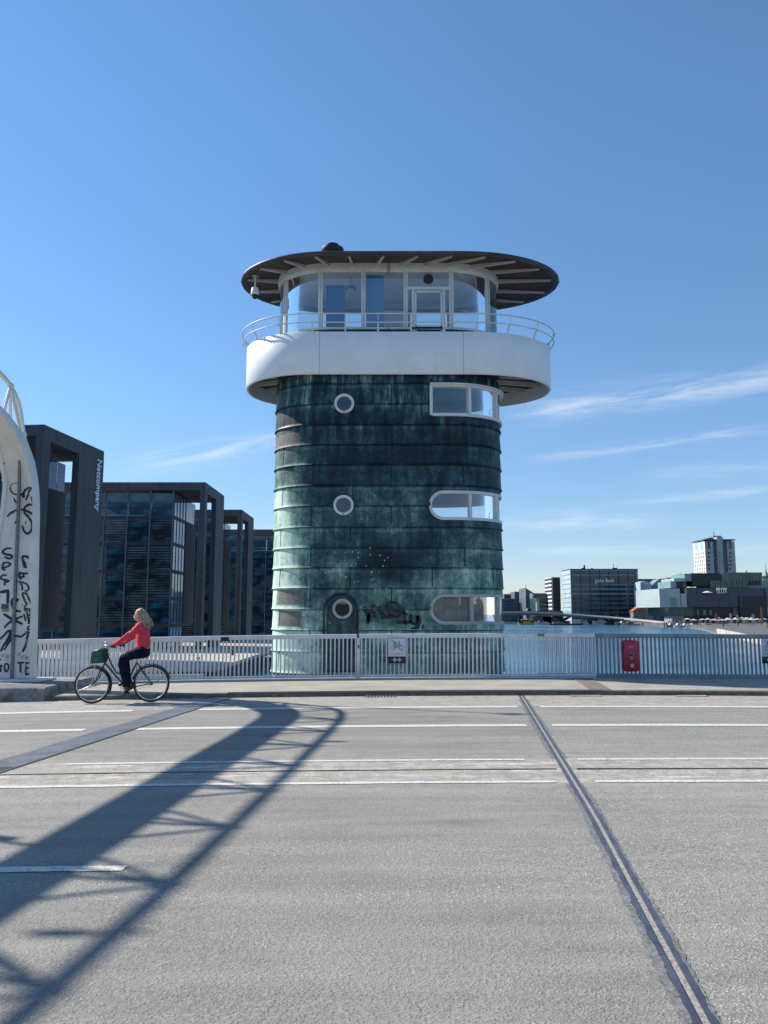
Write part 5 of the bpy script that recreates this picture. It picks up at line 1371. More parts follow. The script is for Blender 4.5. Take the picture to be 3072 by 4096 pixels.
M['ochre'] = plain('letters_white', (.85, .86, .87), .5, .03)
ZT = 20.7
levels = [QZ, .0, 3.9, 7.8, 11.8, 15.7, 19.55]
def wing(D, XE, label, bays, set_=4.6, name='office_building'):
    w = thing(name, label, 'office building', (XE, D, QZ), group='dark office wings along the left quay')
    XG = XE-set_; X0 = XG-bays*3.35-.0; L = 13.0
    def bx(nm, a, b, m): o = MB().box(Vector(a)-Vector((XE, D, QZ)), Vector(b)-Vector((XE, D, QZ))).build(nm, m, w); return o
    bx('roof', (X0, D-.35, 19.55), (XE, D+L, ZT), M['slate'])
    bx('near_pillar', (XE-.75, D-.36, QZ), (XE+.01, D+1.1, 19.55), M['slate'])
    bx('far_pillar', (XE-.75, D+7.1, QZ), (XE+.01, D+L+.01, 19.55), M['slate'])
    bx('frame_beam', (XE-.75, D+1.1, 19.2), (XE+.012, D+7.1, 19.7), M['slate'])
    bx('side_panel', (XG-.3, D+6.8, .0), (XG+.12, D+L-.1, 15.7), M['slate'])
    bx('core', (X0, D+1.6, QZ), (XG-1.6, D+L-.6, 15.5), M['mull'])
    for z in levels[1:-1]: bx('floor_slab', (X0, D+.25, z-.35), (XG-.06, D+L-.3, z), M['mull'])
    # front glazing: one pane per bay and storey
    pm = {}
    for li in range(6):
        z0, z1 = levels[li], levels[li+1]
        for k in range(bays):
            x1 = XG-.12-k*3.35; x0 = x1-3.15
            bl_ = li < 5 and random.Random(li*31+k*17+int(D)).random() < .45
            key = (round(z1-z0, 2), li == 5, bl_)
            if key not in pm:
                pm[key] = MB().box((0, 0, .12), (3.15, .06, z1-z0-.42)).mesh('window', M['office_glass_top'] if li == 5 else M['blind_glass'] if bl_ else M['office_glass'])
            o = shared('window', pm[key], w, (x0-XE, .02, z0-QZ))
    mm = MB()
    for k in range(bays+1): mm.box((XG-.22-k*3.35+.02-XE, -.06, 0), (XG-.02-k*3.35+.02-XE, .24, 23.05))
    mm.build('front_mullions', M['mull2'], w)
    mm = MB()
    for z in levels[1:-1]: mm.box((X0-XE, -.02, z-QZ-.40), (XG-XE, .16, z-QZ+.10))
    mm.box((X0-XE, -.03, levels[5]-QZ+1.2), (XG-XE, .10, levels[5]-QZ+1.3)); mm.build('spandrels', M['mull'], w)
    # side glazing facing the frame
    for li in range(6):
        z0, z1 = levels[li], levels[li+1]; ye = L-.3 if li == 5 else 6.8
        n = int(ye/1.68)
        for k in range(n):
            y0 = .12+k*ye/n
            MB().box((XG-XE-.04, y0+.05, z0-QZ+.12), (XG-XE, y0+ye/n-.05, z1-QZ-.42)).build('window', M['office_glass_side'], w)
    mm = MB()
    for z in levels[1:-1]: mm.box((XG-XE-.05, .1, z-QZ-.38), (XG-XE+.05, 6.8, z-QZ+.12))
    for k in range(5): mm.box((XG-XE-.05, .05+k*1.66, .1), (XG-XE+.07, .14+k*1.66, 23.0))
    mm.build('side_mullions', M['mull'], w)
    return w
wA = wing(77, -34.6, 'nearest dark slate office wing with a square hole in its gable and white vertical lettering', 3)
wA.rotation_euler.z = -.10
wB = wing(111.9, -26.2, 'second dark office wing with wide glazed front behind the cyclist', 7)
wC = wing(142, -26.4, 'third dark office wing showing two thin pillars left of the tower', 4)
wD = wing(176, -19.0, 'farthest dark office wing with a flat glazed front right beside the tower edge', 5)
# lettering on the far pillar of the nearest wing (reads downwards)
lz = [at(64.5+0, 0, 85)]
tl = text_obj('lettering', 'Netcompany', 2.42, M['ochre'], wA, (0, 0, 0), extrude=.05, bold=.02, sx=1.0)
tl.rotation_euler = (0, 0, 0)
pt_, pb_ = at(103.2, 462, 90), at(102.0, 512, 90)
c_ = Vector((.10, 11.7, (pt_.z+pb_.z)/2-QZ))
# face +X: text x axis runs down, text y axis runs towards -... 
Rm = Matrix(((0, 0, 1), (0, 1, 0), (-1, 0, 0)))   # columns: text x -> -z, text y -> +y, normal -> +x
tl.rotation_euler = Rm.to_euler(); tl.location = c_
bl = max(v.co.x for v in tl.data.vertices)-min(v.co.x for v in tl.data.vertices); tl.scale = ((pt_.z-pb_.z)/bl, .60, 1)
# quay furniture seen through the bars and bare trees
M['bark'] = plain('bare_branches', (.10, .085, .07), .9, .3, 3)
def baretree(name, label, X, Y, Z, H, seed, group=None, wid=1.0):
    t = thing(name, label, 'tree', (X, Y, Z), group=group); r = random.Random(seed)
    tr = MB(); tr.tube([(0, 0, 0), (.1, 0, H*.18), (0, .05, H*.34)], [H*.022, H*.017, H*.014], 8); tr.build('trunk', M['bark'], t)
    br = MB()
    def grow_(p, d, L, rad, lev):
        q2 = p+d*L; mid = p+d*L*.5+Vector((r.uniform(-1, 1), r.uniform(-1, 1), r.uniform(-.3, 1)))*L*.07
        br.tube([p, mid, q2], [rad, rad*.8, rad*.55], 5 if lev < 3 else 3, False)
        if lev >= 5: return
        for k in range(3 if lev < 4 else 3):
            a = r.uniform(0, 2*pi); sp_ = r.uniform(.35, .75)*wid
            nd = (d+Vector((cos(a)*sp_, sin(a)*sp_, r.uniform(-.1, .35)))).normalized(); grow_(p+d*L*r.uniform(.55, 1), nd, L*r.uniform(.62, .82), rad*.55, lev+1)
    for k in range(4):
        a = k*pi/2+r.uniform(-.5, .5); grow_(Vector((0, 0, H*.3)), Vector((cos(a)*.4*wid, sin(a)*.4*wid, 1)).normalized(), H*.22, H*.010, 0)
    br.build('crown', M['bark'], t); return t
baretree('bare_tree', 'bare tree in the dark slot between the first two office wings', -39.3, 98, QZ, 13.5, 2)  # added tree, stands in for branches mirrored in the glass
for k, (x, y) in enumerate([(-30, 75.6), (-24, 76.5), (-19, 80), (-18.6, 96), (-18.4, 112), (-18.2, 128)]):
    b = thing('bollard', 'small dark mooring bollard on the left quay, %s nearest the photographer' % ['the', 'second', 'third', 'fourth', 'fifth', 'sixth'][k], 'bollard', (x, y, QZ), group='bollards on the left quay')
    MB().lathe([(.16, 0), (.13, .1), (.12, .45), (.2, .55), (.18, .66), (0, .68)]).build('bollard_body', M['dark'], b)

# ---------------------------------------------------------------- far bank
def P2(x0, x1, yt, yb, Y):
    a, b = at(x0, yt, Y), at(x1, yb, Y); return a.x, b.x, a.z, b.z
M['far_glass'] = paneglass('bank_glass', (.018, .032, .046), .12, .01, 2.2, .5)
M['far_band'] = plain('pale_floor_band', (.16, .20, .23), .6, .2, .1)
M['far_side'] = plain('sunlit_glass_side', (.40, .50, .54), .35, .15, .2)
M['teal'] = paneglass('teal_glass', (.022, .075, .075), .15, .01, 2.0, .5)
M['tealpale'] = plain('pale_teal_glass', (.17, .28, .27), .4, .12, .15)
M['mint'] = plain('mint_glass_front', (.36, .43, .41), .4, .08, .15)
M['violet'] = plain('violet_glass_front', (.055, .06, .085), .4, .15, .12)
M['black'] = plain('black_glass', (.006, .008, .016), .35, .3, .2)
M['whitewall'] = plain('white_render', (.72, .69, .62), .8, .06, .1)
M['greywall'] = plain('grey_render', (.40, .38, .36), .8, .08, .1)
M['greydark'] = plain('dark_grey_render', (.20, .19, .18), .8, .08, .1)
M['fargrey'] = plain('far_grey_block', (.10, .12, .14), .8, .3, .08)
M['farpale'] = plain('far_pale_block', (.20, .22, .23), .8, .3, .08)
M['brown'] = plain('brown_panels', (.08, .055, .05), .7, .15, .1)
M['wood'] = plain('footbridge_steel', (.13, .12, .11), .6, .2, .1)
M['woodpale'] = plain('footbridge_pale_deck', (.50, .48, .44), .7, .1, .1)
M['asph_far'] = plain('far_road_bridge', (.03, .034, .042), .8, .3, .1)
M['brick'] = plain('red_roof_tiles', (.30, .11, .06), .8, .2, .2)
M['yellow'] = plain('yellow_boat_paint', (.62, .36, .01), .4, .1, .5)
M['boatwhite'] = plain('white_boat_paint', (.55, .54, .50), .5, .1, .5)
M['boatgrey'] = plain('grey_boat_paint', (.20, .20, .20), .6, .2, .5)
GZ = WZ+1.9
def block(parent, nm, x0, x1, yt, yb, Y, depth, mat, zb=None, bot=None):
    X0, X1, zt, z0 = P2(x0, x1, yt, yb, Y); z0 = zb if zb is not None else z0
    return MB().box((X0, Y, z0), (X1, Y+depth, zt)).build(nm, mat, parent), (X0, X1, zt, z0)
def bands(parent, nm, X0, X1, z0, z1, Y, n, frac, mat, proud=.25, side=None, depth=0):
    h = (z1-z0)/n
    for k in range(n):
        MB().box((X0+.4, Y-proud, z0+h*k+h*(1-frac)/2), (X1-.4, Y, z0+h*(k+1)-h*(1-frac)/2)).build(nm, mat, parent)
        if side:
            MB().box((X0-proud, Y+.4, z0+h*k+h*(1-frac)/2), (X0, Y+depth-.4, z0+h*(k+1)-h*(1-frac)/2)).build(nm, side, parent)
# bank headquarters
jb = thing('bank_building', 'wide dark glass bank block with white lettering across the water', 'office building', (0, 0, 0))
o, (X0, X1, zt, z0) = block(jb, 'glass_block', 570.6, 639.2, 569.6, 613, 520, 25, M['far_glass'], GZ)
h_ = (zt-GZ)/11
for k in range(11):
    if abs(GZ+h_*k+h_*.8-at(600, 580.7, 519).z) < h_*.72: continue
    MB().box((X0+.5, 519.7, GZ+h_*k+h_*.62), (X1-.5, 520, GZ+h_*k+h_*.98)).build('floor_band', M['far_band'] if k > 4 else M['fargrey'], jb)
MB().box((X0-.35, 520, GZ), (X0-.02, 545, zt)).build('sunlit_side', M['far_side'], jb)
for k in range(10): MB().box((X0-.5, 520.2, GZ+h_*(k+1)-.25), (X0-.35, 544.8, GZ+h_*(k+1)+.15)).build('side_band', M['farpale'], jb)
for k in range(1, 7): MB().box((X0+(X1-X0)*k/7-.12, 519.5, GZ), (X0+(X1-X0)*k/7+.12, 519.7, zt-.4)).build('mullion', M['black'], jb)
MB().box((X0-.5, 519.5, zt), (X1+.3, 545, zt+.5)).build('roof', M['asph_far'], jb)
MB().box((X1-1.4, 519.4, GZ), (X1, 520, zt)).build('edge_strip', M['greydark'], jb)
for f, w_, hh in ((.22, 2, 1.2), (.25, .8, 3.0), (.36, 1, 1), (.69, 3, 1.2)): MB().box((X0+(X1-X0)*f, 528, zt+.5), (X0+(X1-X0)*f+w_, 530, zt+.5+hh)).build('roof_plant', M['asph_far'], jb)
MB().tube([(X0+(X1-X0)*.705, 529, zt+.5), (X0+(X1-X0)*.705, 529, zt+4.2)], .2, 6).build('antenna', M['asph_far'], jb)
pa, pb2 = at(594.8, 580.7, 519), at(614.3, 580.7, 519)
tx = text_obj('lettering', 'Jyske Bank', 3.4, M['ochre'], jb, ((pa.x+pb2.x)/2, 519.2, pa.z), extrude=.1, bold=.0)
bl = max(v.co.x for v in tx.data.vertices)-min(v.co.x for v in tx.data.vertices); tx.scale.x = (pb2.x-pa.x)/bl
# striped tower block left of it
sb = thing('apartment_tower', 'narrow striped tower block with plain brown flank, left of the bank', 'building', (0, 0, 0))
o, (X0, X1, zt, z0) = block(sb, 'flank', 552.6, 561.0, 577.2, 610, 560, 22, M['brown'], GZ)
XL_ = at(546.8, 600, 585).x
n = 11; h_ = (zt-GZ)/n
mb = MB(); Xs = X0-.3
MB().box((X0-1.0, 560.2, GZ), (X0-.02, 582, zt)).build('striped_front', M['whitewall'], sb)
for k in range(n): MB().box((X0-1.3, 560.0, GZ+h_*k+.9), (X0-1.0, 581.8, GZ+h_*(k+1)-.6)).build('window_band', M['asph_far'], sb)
# low blocks further left
lows = [('long low grey block farthest left beside the tower', 500, 517, 598.5, 640, 30, 'fargrey'), ('low pale flat-roofed block above the long low grey block', 504, 519, 593.9, 700, 25, 'farpale'), ('grey mid-height block left of the sail-shaped roof', 514.5, 526, 591.6, 680, 25, 'fargrey')]
for lab, x0, x1, yt, Y, dp, m in lows:
    b = thing('office_building', lab, 'building', (0, 0, 0), group='low far blocks left of the bank')
    o, (a0, a1, zt, z0) = block(b, 'wall', x0, x1, yt, 613, Y, dp, M[m], GZ-.1)
    bands(b, 'window_band', a0, a1, GZ+2, zt-.6, Y, 5, .5, M['far_glass'] if m == 'farpale' else M['violet'])
sail = thing('office_building', 'grey building with a sharp sail-shaped roof point behind the control tower', 'building', (0, 0, 0))
a, b, c2, d2 = at(525.5, 587.8, 620), at(533.6, 593, 620), at(540, 593, 620), at(525.5, 613, 620)
mb = MB(); mb.prism([(a.x, GZ), (c2.x, GZ), (c2.x, c2.z-1), (b.x, b.z), (a.x, a.z)], 30, Matrix.Translation((0, 620, 0))); mb.build('wall', M['fargrey'], sail)
bands(sail, 'window_band', a.x, c2.x, GZ+2, b.z-1.5, 620, 5, .45, M['violet'])
MB().tube([(a.x+.3, 620.5, a.z-.5), (a.x+.3, 620.5, a.z+3)], .15, 5).build('mast', M['asph_far'], sail)
gb = thing('office_building', 'dark green cube building behind the small bridge control tower', 'building', (0, 0, 0))
o, (a0, a1, zt, z0) = block(gb, 'wall', 536, 549.2, 593.4, 613, 575, 25, M['teal'], GZ-.2)
bands(gb, 'window_band', a0, a1, GZ+1, zt-.5, 575, 5, .35, M['black'])
ct = thing('control_tower', 'small bridge control tower with a wide head on a slim pale column', 'tower', (0, 0, 0))
a = at(537.3, 593.5, 555); b = at(537.3, 612, 555)
MB().box((a.x-1.0, 554, WZ), (a.x+1.0, 556, a.z-3.2)).build('column', M['greywall'], ct)
MB().box((a.x-4.2, 551, a.z-3.4), (a.x+5.2, 558, a.z-1.8)).build('head_base', M['fargrey'], ct)
MB().box((a.x-3.8, 551.4, a.z-1.8), (a.x+4.8, 557.6, a.z-.4)).build('head_glazing', M['far_glass'], ct)
MB().box((a.x-4.6, 550.6, a.z-.4), (a.x+5.4, 558.4, a.z+.1)).build('head_roof', M['farpale'], ct)
# road bridge deck behind
rbz0, rbz1 = at(560, 614.2, 548).z, at(560, 611.0, 548).z
rb_ = thing('road_bridge', 'long low dark road bridge crossing behind the curved footbridge', 'bridge', (0, 0, 0))
xa, xb = at(490, 612, 548).x, at(658, 612, 548).x
MB().box((xa, 548, rbz0-.6), (xb, 562, rbz1-.9)).build('deck', M['asph_far'], rb_)
MB().box((xa, 547.6, rbz1-.9), (xb, 547.8, rbz1)).build('parapet', M['fargrey'], rb_)
for px in (547, 612.5, 640, 648): X = at(px, 612, 549).x; MB().box((X-3, 549, WZ-1), (X+3, 561, rbz0)).build('pier', M['greydark'], rb_)
X = at(546, 612, 549).x; MB().box((X-8, 549, WZ-1), (X+42, 561, rbz0-1.6)).build('pier', M['brown'], rb_)
for k, px in enumerate((502, 521, 583.2, 594.6, 637, 607, 618)):
    lpx = at(px, 600, 547); ll = thing('lamp_post', 'thin grey lamp post on the far road bridge, %s' % ['nearest the tower edge', 'behind the low grey blocks', 'at a quarter of the bank front', 'at a third of the bank front', 'at the right end of the bank', 'right of the silver car', 'beside the red-roofed house'][k], 'lamp post', (lpx.x, 547.9, rbz1), group='lamp posts on the far road bridge')
    MB().tube([(0, 0, 0), (0, 0, 8.6)], [.22, .14], 6).build('pole', M['farpale'], ll); MB().box((-.2, -.8, 8.5), (.2, .2, 8.8)).build('lamp_head', M['farpale'], ll)
# curved footbridge
fb = thing('footbridge', 'slender curved footbridge on V-shaped piers low over the water', 'bridge', (0, 0, 0))
fpts = [(498, 612.2, 615.6, 500), (520, 612.0, 615.2, 495), (548, 612.8, 615.9, 490), (575, 614.4, 616.9, 484), (600, 616.2, 618.2, 476), (620, 617.9, 619.6, 468), (640, 619.6, 621.3, 456), (655, 621.2, 622.8, 446), (668, 622.5, 624.6, 436)]
top = catmull([tuple(at(x, yt, Y)) for x, yt, yb, Y in fpts], 5); bot = catmull([tuple(at(x, yb, Y)) for x, yt, yb, Y in fpts], 5)
mb = MB(); vs = []
for tpt, bpt in zip(top, bot): vs += [(tpt[0], tpt[1], tpt[2]-.5), (tpt[0], tpt[1]+6, tpt[2]-.5), (bpt[0], bpt[1]+5, bpt[2]), (bpt[0], bpt[1]+.6, bpt[2])]
mb.add(vs, [(i*4+j, i*4+(j+1) % 4, i*4+4+(j+1) % 4, i*4+4+j) for i in range(len(top)-1) for j in range(4)]); mb.build('girder', M['wood'], fb)
mb = MB(); vs = []
for tpt in top: vs += [(tpt[0], tpt[1]-.1, tpt[2]-.45), (tpt[0], tpt[1]-.1, tpt[2]+.35)]
mb.add(vs, [(i*2, i*2+2, i*2+3, i*2+1) for i in range(len(top)-1)]); mb.build('railing', M['greywall'], fb)
mb = MB(); vs = []
for tpt, bpt in list(zip(top, bot))[26:]: vs += [(tpt[0], tpt[1]-.25, tpt[2]), (tpt[0], tpt[1]-.25, bpt[2]+.1), (tpt[0], tpt[1]+.1, bpt[2]+.1), (tpt[0], tpt[1]+.1, tpt[2])]
mb.add(vs, [(i*4+j, i*4+(j+1) % 4, i*4+4+(j+1) % 4, i*4+4+j) for i in range(len(vs)//4-1) for j in range(4)]); mb.build('pale_fascia', M['woodpale'], fb)
for px, py, Y in ((564, 622.8, 489), (611, 624.5, 474)):
    c_ = at(px, py, Y); tp = at(px, 616.5, Y).z
    mb = MB()
    for dx in (-5.2, 5.2): mb.tube([(c_.x, Y+3, c_.z+1.5), (c_.x+dx*.55, Y+3, (c_.z+tp)/2+1), (c_.x+dx, Y+3, tp+.1)], [1.0, .8, .5], 8)
    mb.box((c_.x-2.6, Y+1, WZ-1), (c_.x+2.6, Y+5, c_.z+1.2)); mb.build('pier', M['asph_far'], fb)
# small figure: a continuous body, used for far people
def figure_mesh():
    mb = MB()
    mb.ell((0, 0, 1.62), (.10, .11, .13)); mb.tube([(0, 0, 1.5), (0, 0, 1.4)], .06, 8)
    mb.tube([(0, 0, .86), (0, 0, 1.1), (0, 0, 1.4), (0, 0, 1.47)], [.15, .16, .2, .1], 10)
    for s_ in (-1, 1):
        mb.tube([(s_*.08, 0, .9), (s_*.1, .03*s_, .48), (s_*.1, -.08*s_, .03)], [.1, .075, .05], 8); mb.ell((s_*.1, -.13*s_, .04), (.05, .11, .04))
        mb.tube([(s_*.2, 0, 1.4), (s_*.25, .02, 1.12), (s_*.23, -.1, .86)], [.06, .05, .035], 8); mb.ell((s_*.23, -.12, .82), (.035, .04, .06))
    o = mb.build('tmp', None); md = o.modifiers.new('r', 'REMESH'); md.mode = 'VOXEL'; md.voxel_size = .03; md.use_smooth_shade = True
    bpy.context.view_layer.update(); me = bpy.data.meshes.new_from_object(o.evaluated_get(bpy.context.evaluated_depsgraph_get())); bpy.data.objects.remove(o); me.name = 'person'; return me
fm0 = figure_mesh(); cloth = []
for nm, col in (('dark', (.02, .02, .03)), ('pale', (.45, .42, .38)), ('red', (.35, .06, .05)), ('blue', (.05, .09, .18)), ('tan', (.3, .2, .13))):
    m_ = fm0.copy(); m_.materials.clear(); m_.materials.append(plain('clothes_'+nm, col, .9, .1)); cloth.append(m_)
rnd = random.Random(21)
def farpeople(spots, label, group):
    for k, (px, Y, z) in enumerate(spots):
        o = bpy.data.objects.new('person', cloth[rnd.randrange(5)]); C.objects.link(o); o.location = (at(px, 620, Y).x, Y, z); o.rotation_euler.z = rnd.uniform(0, 6.28)
        tag(o, label, 'person', group)
spots = []
for px in (578, 583, 590, 604, 606, 608.5, 621, 633):
    f_ = min(range(len(top)), key=lambda i: abs(384+F*top[i][0]/(top[i][1]*.991)-px)); spots.append((px, top[f_][1]+1.5, top[f_][2]-.5))
farpeople(spots, 'tiny person walking on the curved footbridge', 'people on the footbridge')
# glass houses behind, dark long roof, red-roofed house
lr = thing('long_building', 'long dark-roofed block behind the gabled glass houses', 'building', (0, 0, 0))
o, (a0, a1, zt, z0) = block(lr, 'wall', 639, 676, 580.4, 613, 620, 25, M['farpale'], GZ)
MB().box((a0-1, 619, zt), (a1, 646, zt+1.1)).build('roof', M['asph_far'], lr); bands(lr, 'window_band', a0, a1, GZ+6, zt-.8, 620, 6, .5, M['far_glass'])
block(lr, 'roof_plant', 667, 681, 577.5, 581, 622, 15, M['greydark'], zt+1)
for px in (678.3, 680.5): a = at(px, 573.5, 625); MB().tube([(a.x, 625, zt), (a.x, 625, a.z)], .35, 6).build('chimney', M['fargrey'], lr)
for i, (x0, xm, x1, ytL, ytM, ytR, lab) in enumerate(((640.3, 644.2, 651.5, 582.0, 580.8, 584.0, 'left gabled glass house right of the bank'), (652.6, 658.8, 660.2, 584.4, 579.0, 579.6, 'right gabled glass house tucked behind the pale glass block'))):
    g = thing('glass_house', lab, 'building', (0, 0, 0), group='gabled glass houses'); Y = 505
    A, B_, C_ = at(x0, ytL, Y), at(xm, ytM, Y), at(x1, ytR, Y)
    MB().prism([(A.x, GZ), (C_.x, GZ), (C_.x, C_.z), (B_.x, B_.z), (A.x, A.z)], 14, Matrix.Translation((0, Y, 0))).build('glass_front', M['far_side'] if i == 0 else M['farpale'], g)
    for z in [GZ+4*k for k in range(1, 5)]: MB().box((A.x, Y-.2, z), (C_.x, Y, z+.5)).build('floor_edge', M['mint'], g)
    for k in range(1, 6): X = A.x+(C_.x-A.x)*k/6; MB().box((X-.08, Y-.25, GZ), (X+.08, Y-.2, A.z-1)).build('mullion', M['fargrey'], g)
rh = thing('house', 'small house with a red tiled gable roof at the water beside bare trees', 'house', (0, 0, 0))
a, b, c2 = at(632.2, 611, 500), at(641, 605.5, 500), at(647, 611.5, 500)
MB().box((a.x+.6, 500, GZ), (c2.x-.6, 508, a.z)).build('wall', M['greydark'], rh)
MB().prism([(a.x, a.z-.2), (c2.x, a.z-.2), (b.x, b.z)], 9, Matrix.Translation((0, 499.5, 0))).build('roof', M['brick'], rh)
for k in range(3): MB().box((a.x+1.6+k*2.6, 499.8, GZ+.6), (a.x+2.8+k*2.6, 500, GZ+2.4)).build('window', M['black'], rh)
for k, (px, Y, H) in enumerate(((648, 478, 8.5), (653, 470, 9.5), (658, 466, 9), (663, 462, 9.5), (668, 460, 7.5), (645, 485, 7))):
    a = at(px, 620, Y); baretree('bare_tree', 'bare brown tree in the row between the red-roofed house and the pale glass block', a.x, Y, GZ-.6, H, 40+k, 'bare trees by the glass block', 1.35)
# large glass cultural building on the right bank
bx_ = thing('glass_building', 'stacked glass cultural building of mint, violet and teal boxes on the right bank', 'building', (0, 0, 0))
YB = 425
def bb(nm, x0, x1, yt, yb, dY, depth, m): return block(bx_, nm, x0, x1, yt, yb, YB+dY, depth, M[m])
bb('main_box', 686.8, 765.3, 588.0, 607.2, 0, 40, 'violet')
bb('mint_front', 659.2, 680.6, 588.6, 607.2, -1, 40, 'mint'); bb('mint_front', 680.6, 687.2, 593.6, 607.2, -1.02, 39, 'mint')
bb('curtain_window', 670.8, 676.8, 597.6, 607.1, -1.3, 1, 'tealpale')
bb('terrace_back', 680.6, 716, 587.6, 594, 8, 20, 'fargrey')
bb('upper_box', 670.4, 676.6, 581.2, 587.8, 6, 20, 'tealpale'); bb('upper_box', 674, 687.4, 578.2, 581.4, 5, 20, 'mint'); bb('upper_box', 676.6, 686.8, 581.2, 587.6, 7, 20, 'black'); bb('upper_box', 682.8, 686.2, 581, 587.4, 6.4, 10, 'teal')
bb('upper_box', 684.6, 691.6, 573.6, 581.2, 4.6, 20, 'tealpale'); bb('black_box', 691.6, 721.4, 573.2, 585.6, 4.4, 20, 'black')
bb('upper_box', 721.4, 729.5, 573.0, 581.0, 4.4, 20, 'greydark'); bb('teal_box', 729.5, 762.6, 572.4, 581.0, 4.2, 20, 'teal')
bb('teal_box', 710, 748.4, 580.6, 587.6, 3.5, 20, 'teal'); bb('black_box', 748.4, 760.4, 580.9, 585.4, 3.6, 20, 'black'); bb('upper_box', 748.4, 762, 585.4, 588.2, 3.2, 20, 'farpale'); bb('teal_box', 760.8, 778, 580.8, 588, 3.4, 20, 'tealpale')
for k in range(1, 10): bb('mullion', 729.5+k*3.3, 729.9+k*3.3, 572.6, 580.9, 4.0, .3, 'teal')
for k in range(1, 7): bb('mullion', 710+k*5.4, 710.35+k*5.4, 580.8, 587.5, 3.2, .3, 'black')
for k in range(1, 6): bb('mullion', 687+k*10.6, 687.35+k*10.6, 588.2, 607, -.3, .3, 'fargrey')
bb('right_wing', 765.3, 790, 588.2, 607, 2, 40, 'greydark'); bb('black_recess', 739, 768, 596.6, 619, -.7, 38, 'black'); bb('pier_strip', 741.0, 741.6, 596.5, 608, -1.0, .3, 'greywall')
bb('lower_glass', 668.6, 733, 607.2, 616.2, 3, 34, 'teal'); bb('lower_black', 694, 760, 607.2, 616.0, 2.6, 30, 'black'); bb('slanted_panel', 733, 744.8, 607.6, 615.8, 1.6, 3, 'greydark')
bb('ground_floor', 680, 790, 615.8, 624.5, 7, 30, 'black'); bb('glass_kiosk', 672, 684, 616.2, 623.2, 1, 12, 'farpale')
for k in range(9): bb('column', 684+k*7.6, 684.7+k*7.6, 615.8, 624.2, 2.8, .8, 'greydark')
for k, (x0, x1) in enumerate(((697, 699), (703, 706), (709.5, 712))): bb('bright_pane', x0, x1, 609.8, 615, 2.3, .2, 'tealpale')
pa, pb2 = at(717.0, 590.8, 424), at(727.4, 590.8, 424)
tx = text_obj('lettering', 'BLOX', 4.4, M['ochre'], bx_, ((pa.x+pb2.x)/2, 424.4, pa.z), extrude=.1, bold=.0); bl = max(v.co.x for v in tx.data.vertices)-min(v.co.x for v in tx.data.vertices); tx.scale.x = (pb2.x-pa.x)/bl
# white parasol and roof plants on its terrace
us = thing('parasol', 'white parasol on the terrace of the glass building', 'parasol', at(707, 592.6, 424)); MB().lathe([(3.0, -.1), (1.5, .55), (0, 1.0)], n=12).build('canopy', M['boatwhite'], us); MB().tube([(0, 0, -2.2), (0, 0, .9)], .08, 6).build('pole', M['fargrey'], us)
M['bush'] = plain('dry_roof_plants', (.10, .09, .05), .9, .4, 1)
for k, (px, py) in enumerate(((697, 585.5), (700, 585), (704, 586), (707, 586), (692, 587))):
    a = at(px, py, 430); rr = random.Random(k); b = thing('shrub', 'dry shrub on the glass building terrace, %s from the left' % ['second', 'third', 'fourth', 'fifth', 'first'][k], 'shrub', (a.x, 430, a.z-1), group='shrubs on the terrace'); mb = MB()
    for j in range(70): c_ = Vector((rr.gauss(0, .9), rr.gauss(0, .5), abs(rr.gauss(.8, .7)))); e = Vector((rr.uniform(-.4, .4), rr.uniform(-.3, .3), rr.uniform(-.1, .5))); mb.tube([c_, c_+e], .06, 3)
    mb.build('foliage', M['bush'], b); MB().tube([(0, 0, -.6), (0, 0, 1)], .07, 5).build('stem', M['bark'], b)
# white hotel tower
ht_ = thing('hotel_tower', 'tall white tower block with sunlit left face and small square windows', 'tower block', (0, 0, 0)); YH = 640
Xl, Xm, Xr = at(693.8, 560, YH).x, at(705.6, 560, YH).x, at(734.3, 560, YH).x; zt = at(720, 541.2, YH).z
ztt = zt
def hb_(nm, x0, x1, yt, y0, y1, m): a = at(x0, yt, YH); b = at(x1, yt, YH); return MB().box((a.x, y0, GZ), (b.x, y1, a.z)).build(nm, M[m], ht_)
# sunlit face recedes to the left
yl = YH+ 22
xfar = at(693.8, 560, yl).x
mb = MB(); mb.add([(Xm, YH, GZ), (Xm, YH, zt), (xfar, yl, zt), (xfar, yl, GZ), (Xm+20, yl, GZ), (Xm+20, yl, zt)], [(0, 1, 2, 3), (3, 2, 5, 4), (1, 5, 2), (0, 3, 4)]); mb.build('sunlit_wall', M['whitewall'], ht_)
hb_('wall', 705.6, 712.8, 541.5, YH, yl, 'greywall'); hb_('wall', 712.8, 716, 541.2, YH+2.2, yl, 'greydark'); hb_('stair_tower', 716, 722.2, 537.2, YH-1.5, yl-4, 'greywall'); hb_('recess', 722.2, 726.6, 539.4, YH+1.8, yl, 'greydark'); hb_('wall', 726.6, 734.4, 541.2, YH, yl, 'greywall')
hb_('glass_strip', 721.6, 722.6, 541, YH-1.7, YH-1.4, 'far_glass')
mb = MB(); za = at(705, 540.2, YH).z; mb.add([(Xm-1, YH-1, za), (Xr+1.5, YH-1, za), (Xr+1.5, yl+1, za), (xfar-1, yl+1, za), (Xm-1, YH-1, za+.8), (Xr+1.5, YH-1, za+.8), (Xr+1.5, yl+1, za+.8), (xfar-1, yl+1, za+.8)], [(0,3,2,1),(4,5,6,7),(0,1,5,4),(1,2,6,5),(2,3,7,6),(3,0,4,7)]); mb.build('roof', M['fargrey'], ht_)
for x0, x1, yt in ((706, 712, 538.2), (709, 715.5, 537.6), (714, 721.8, 535.6)):
    a, b = at(x0, yt, YH+4), at(x1, yt, YH+4); MB().box((a.x, YH+5, za), (b.x, YH+12, a.z)).build('roof_plant', M['farpale'], ht_)
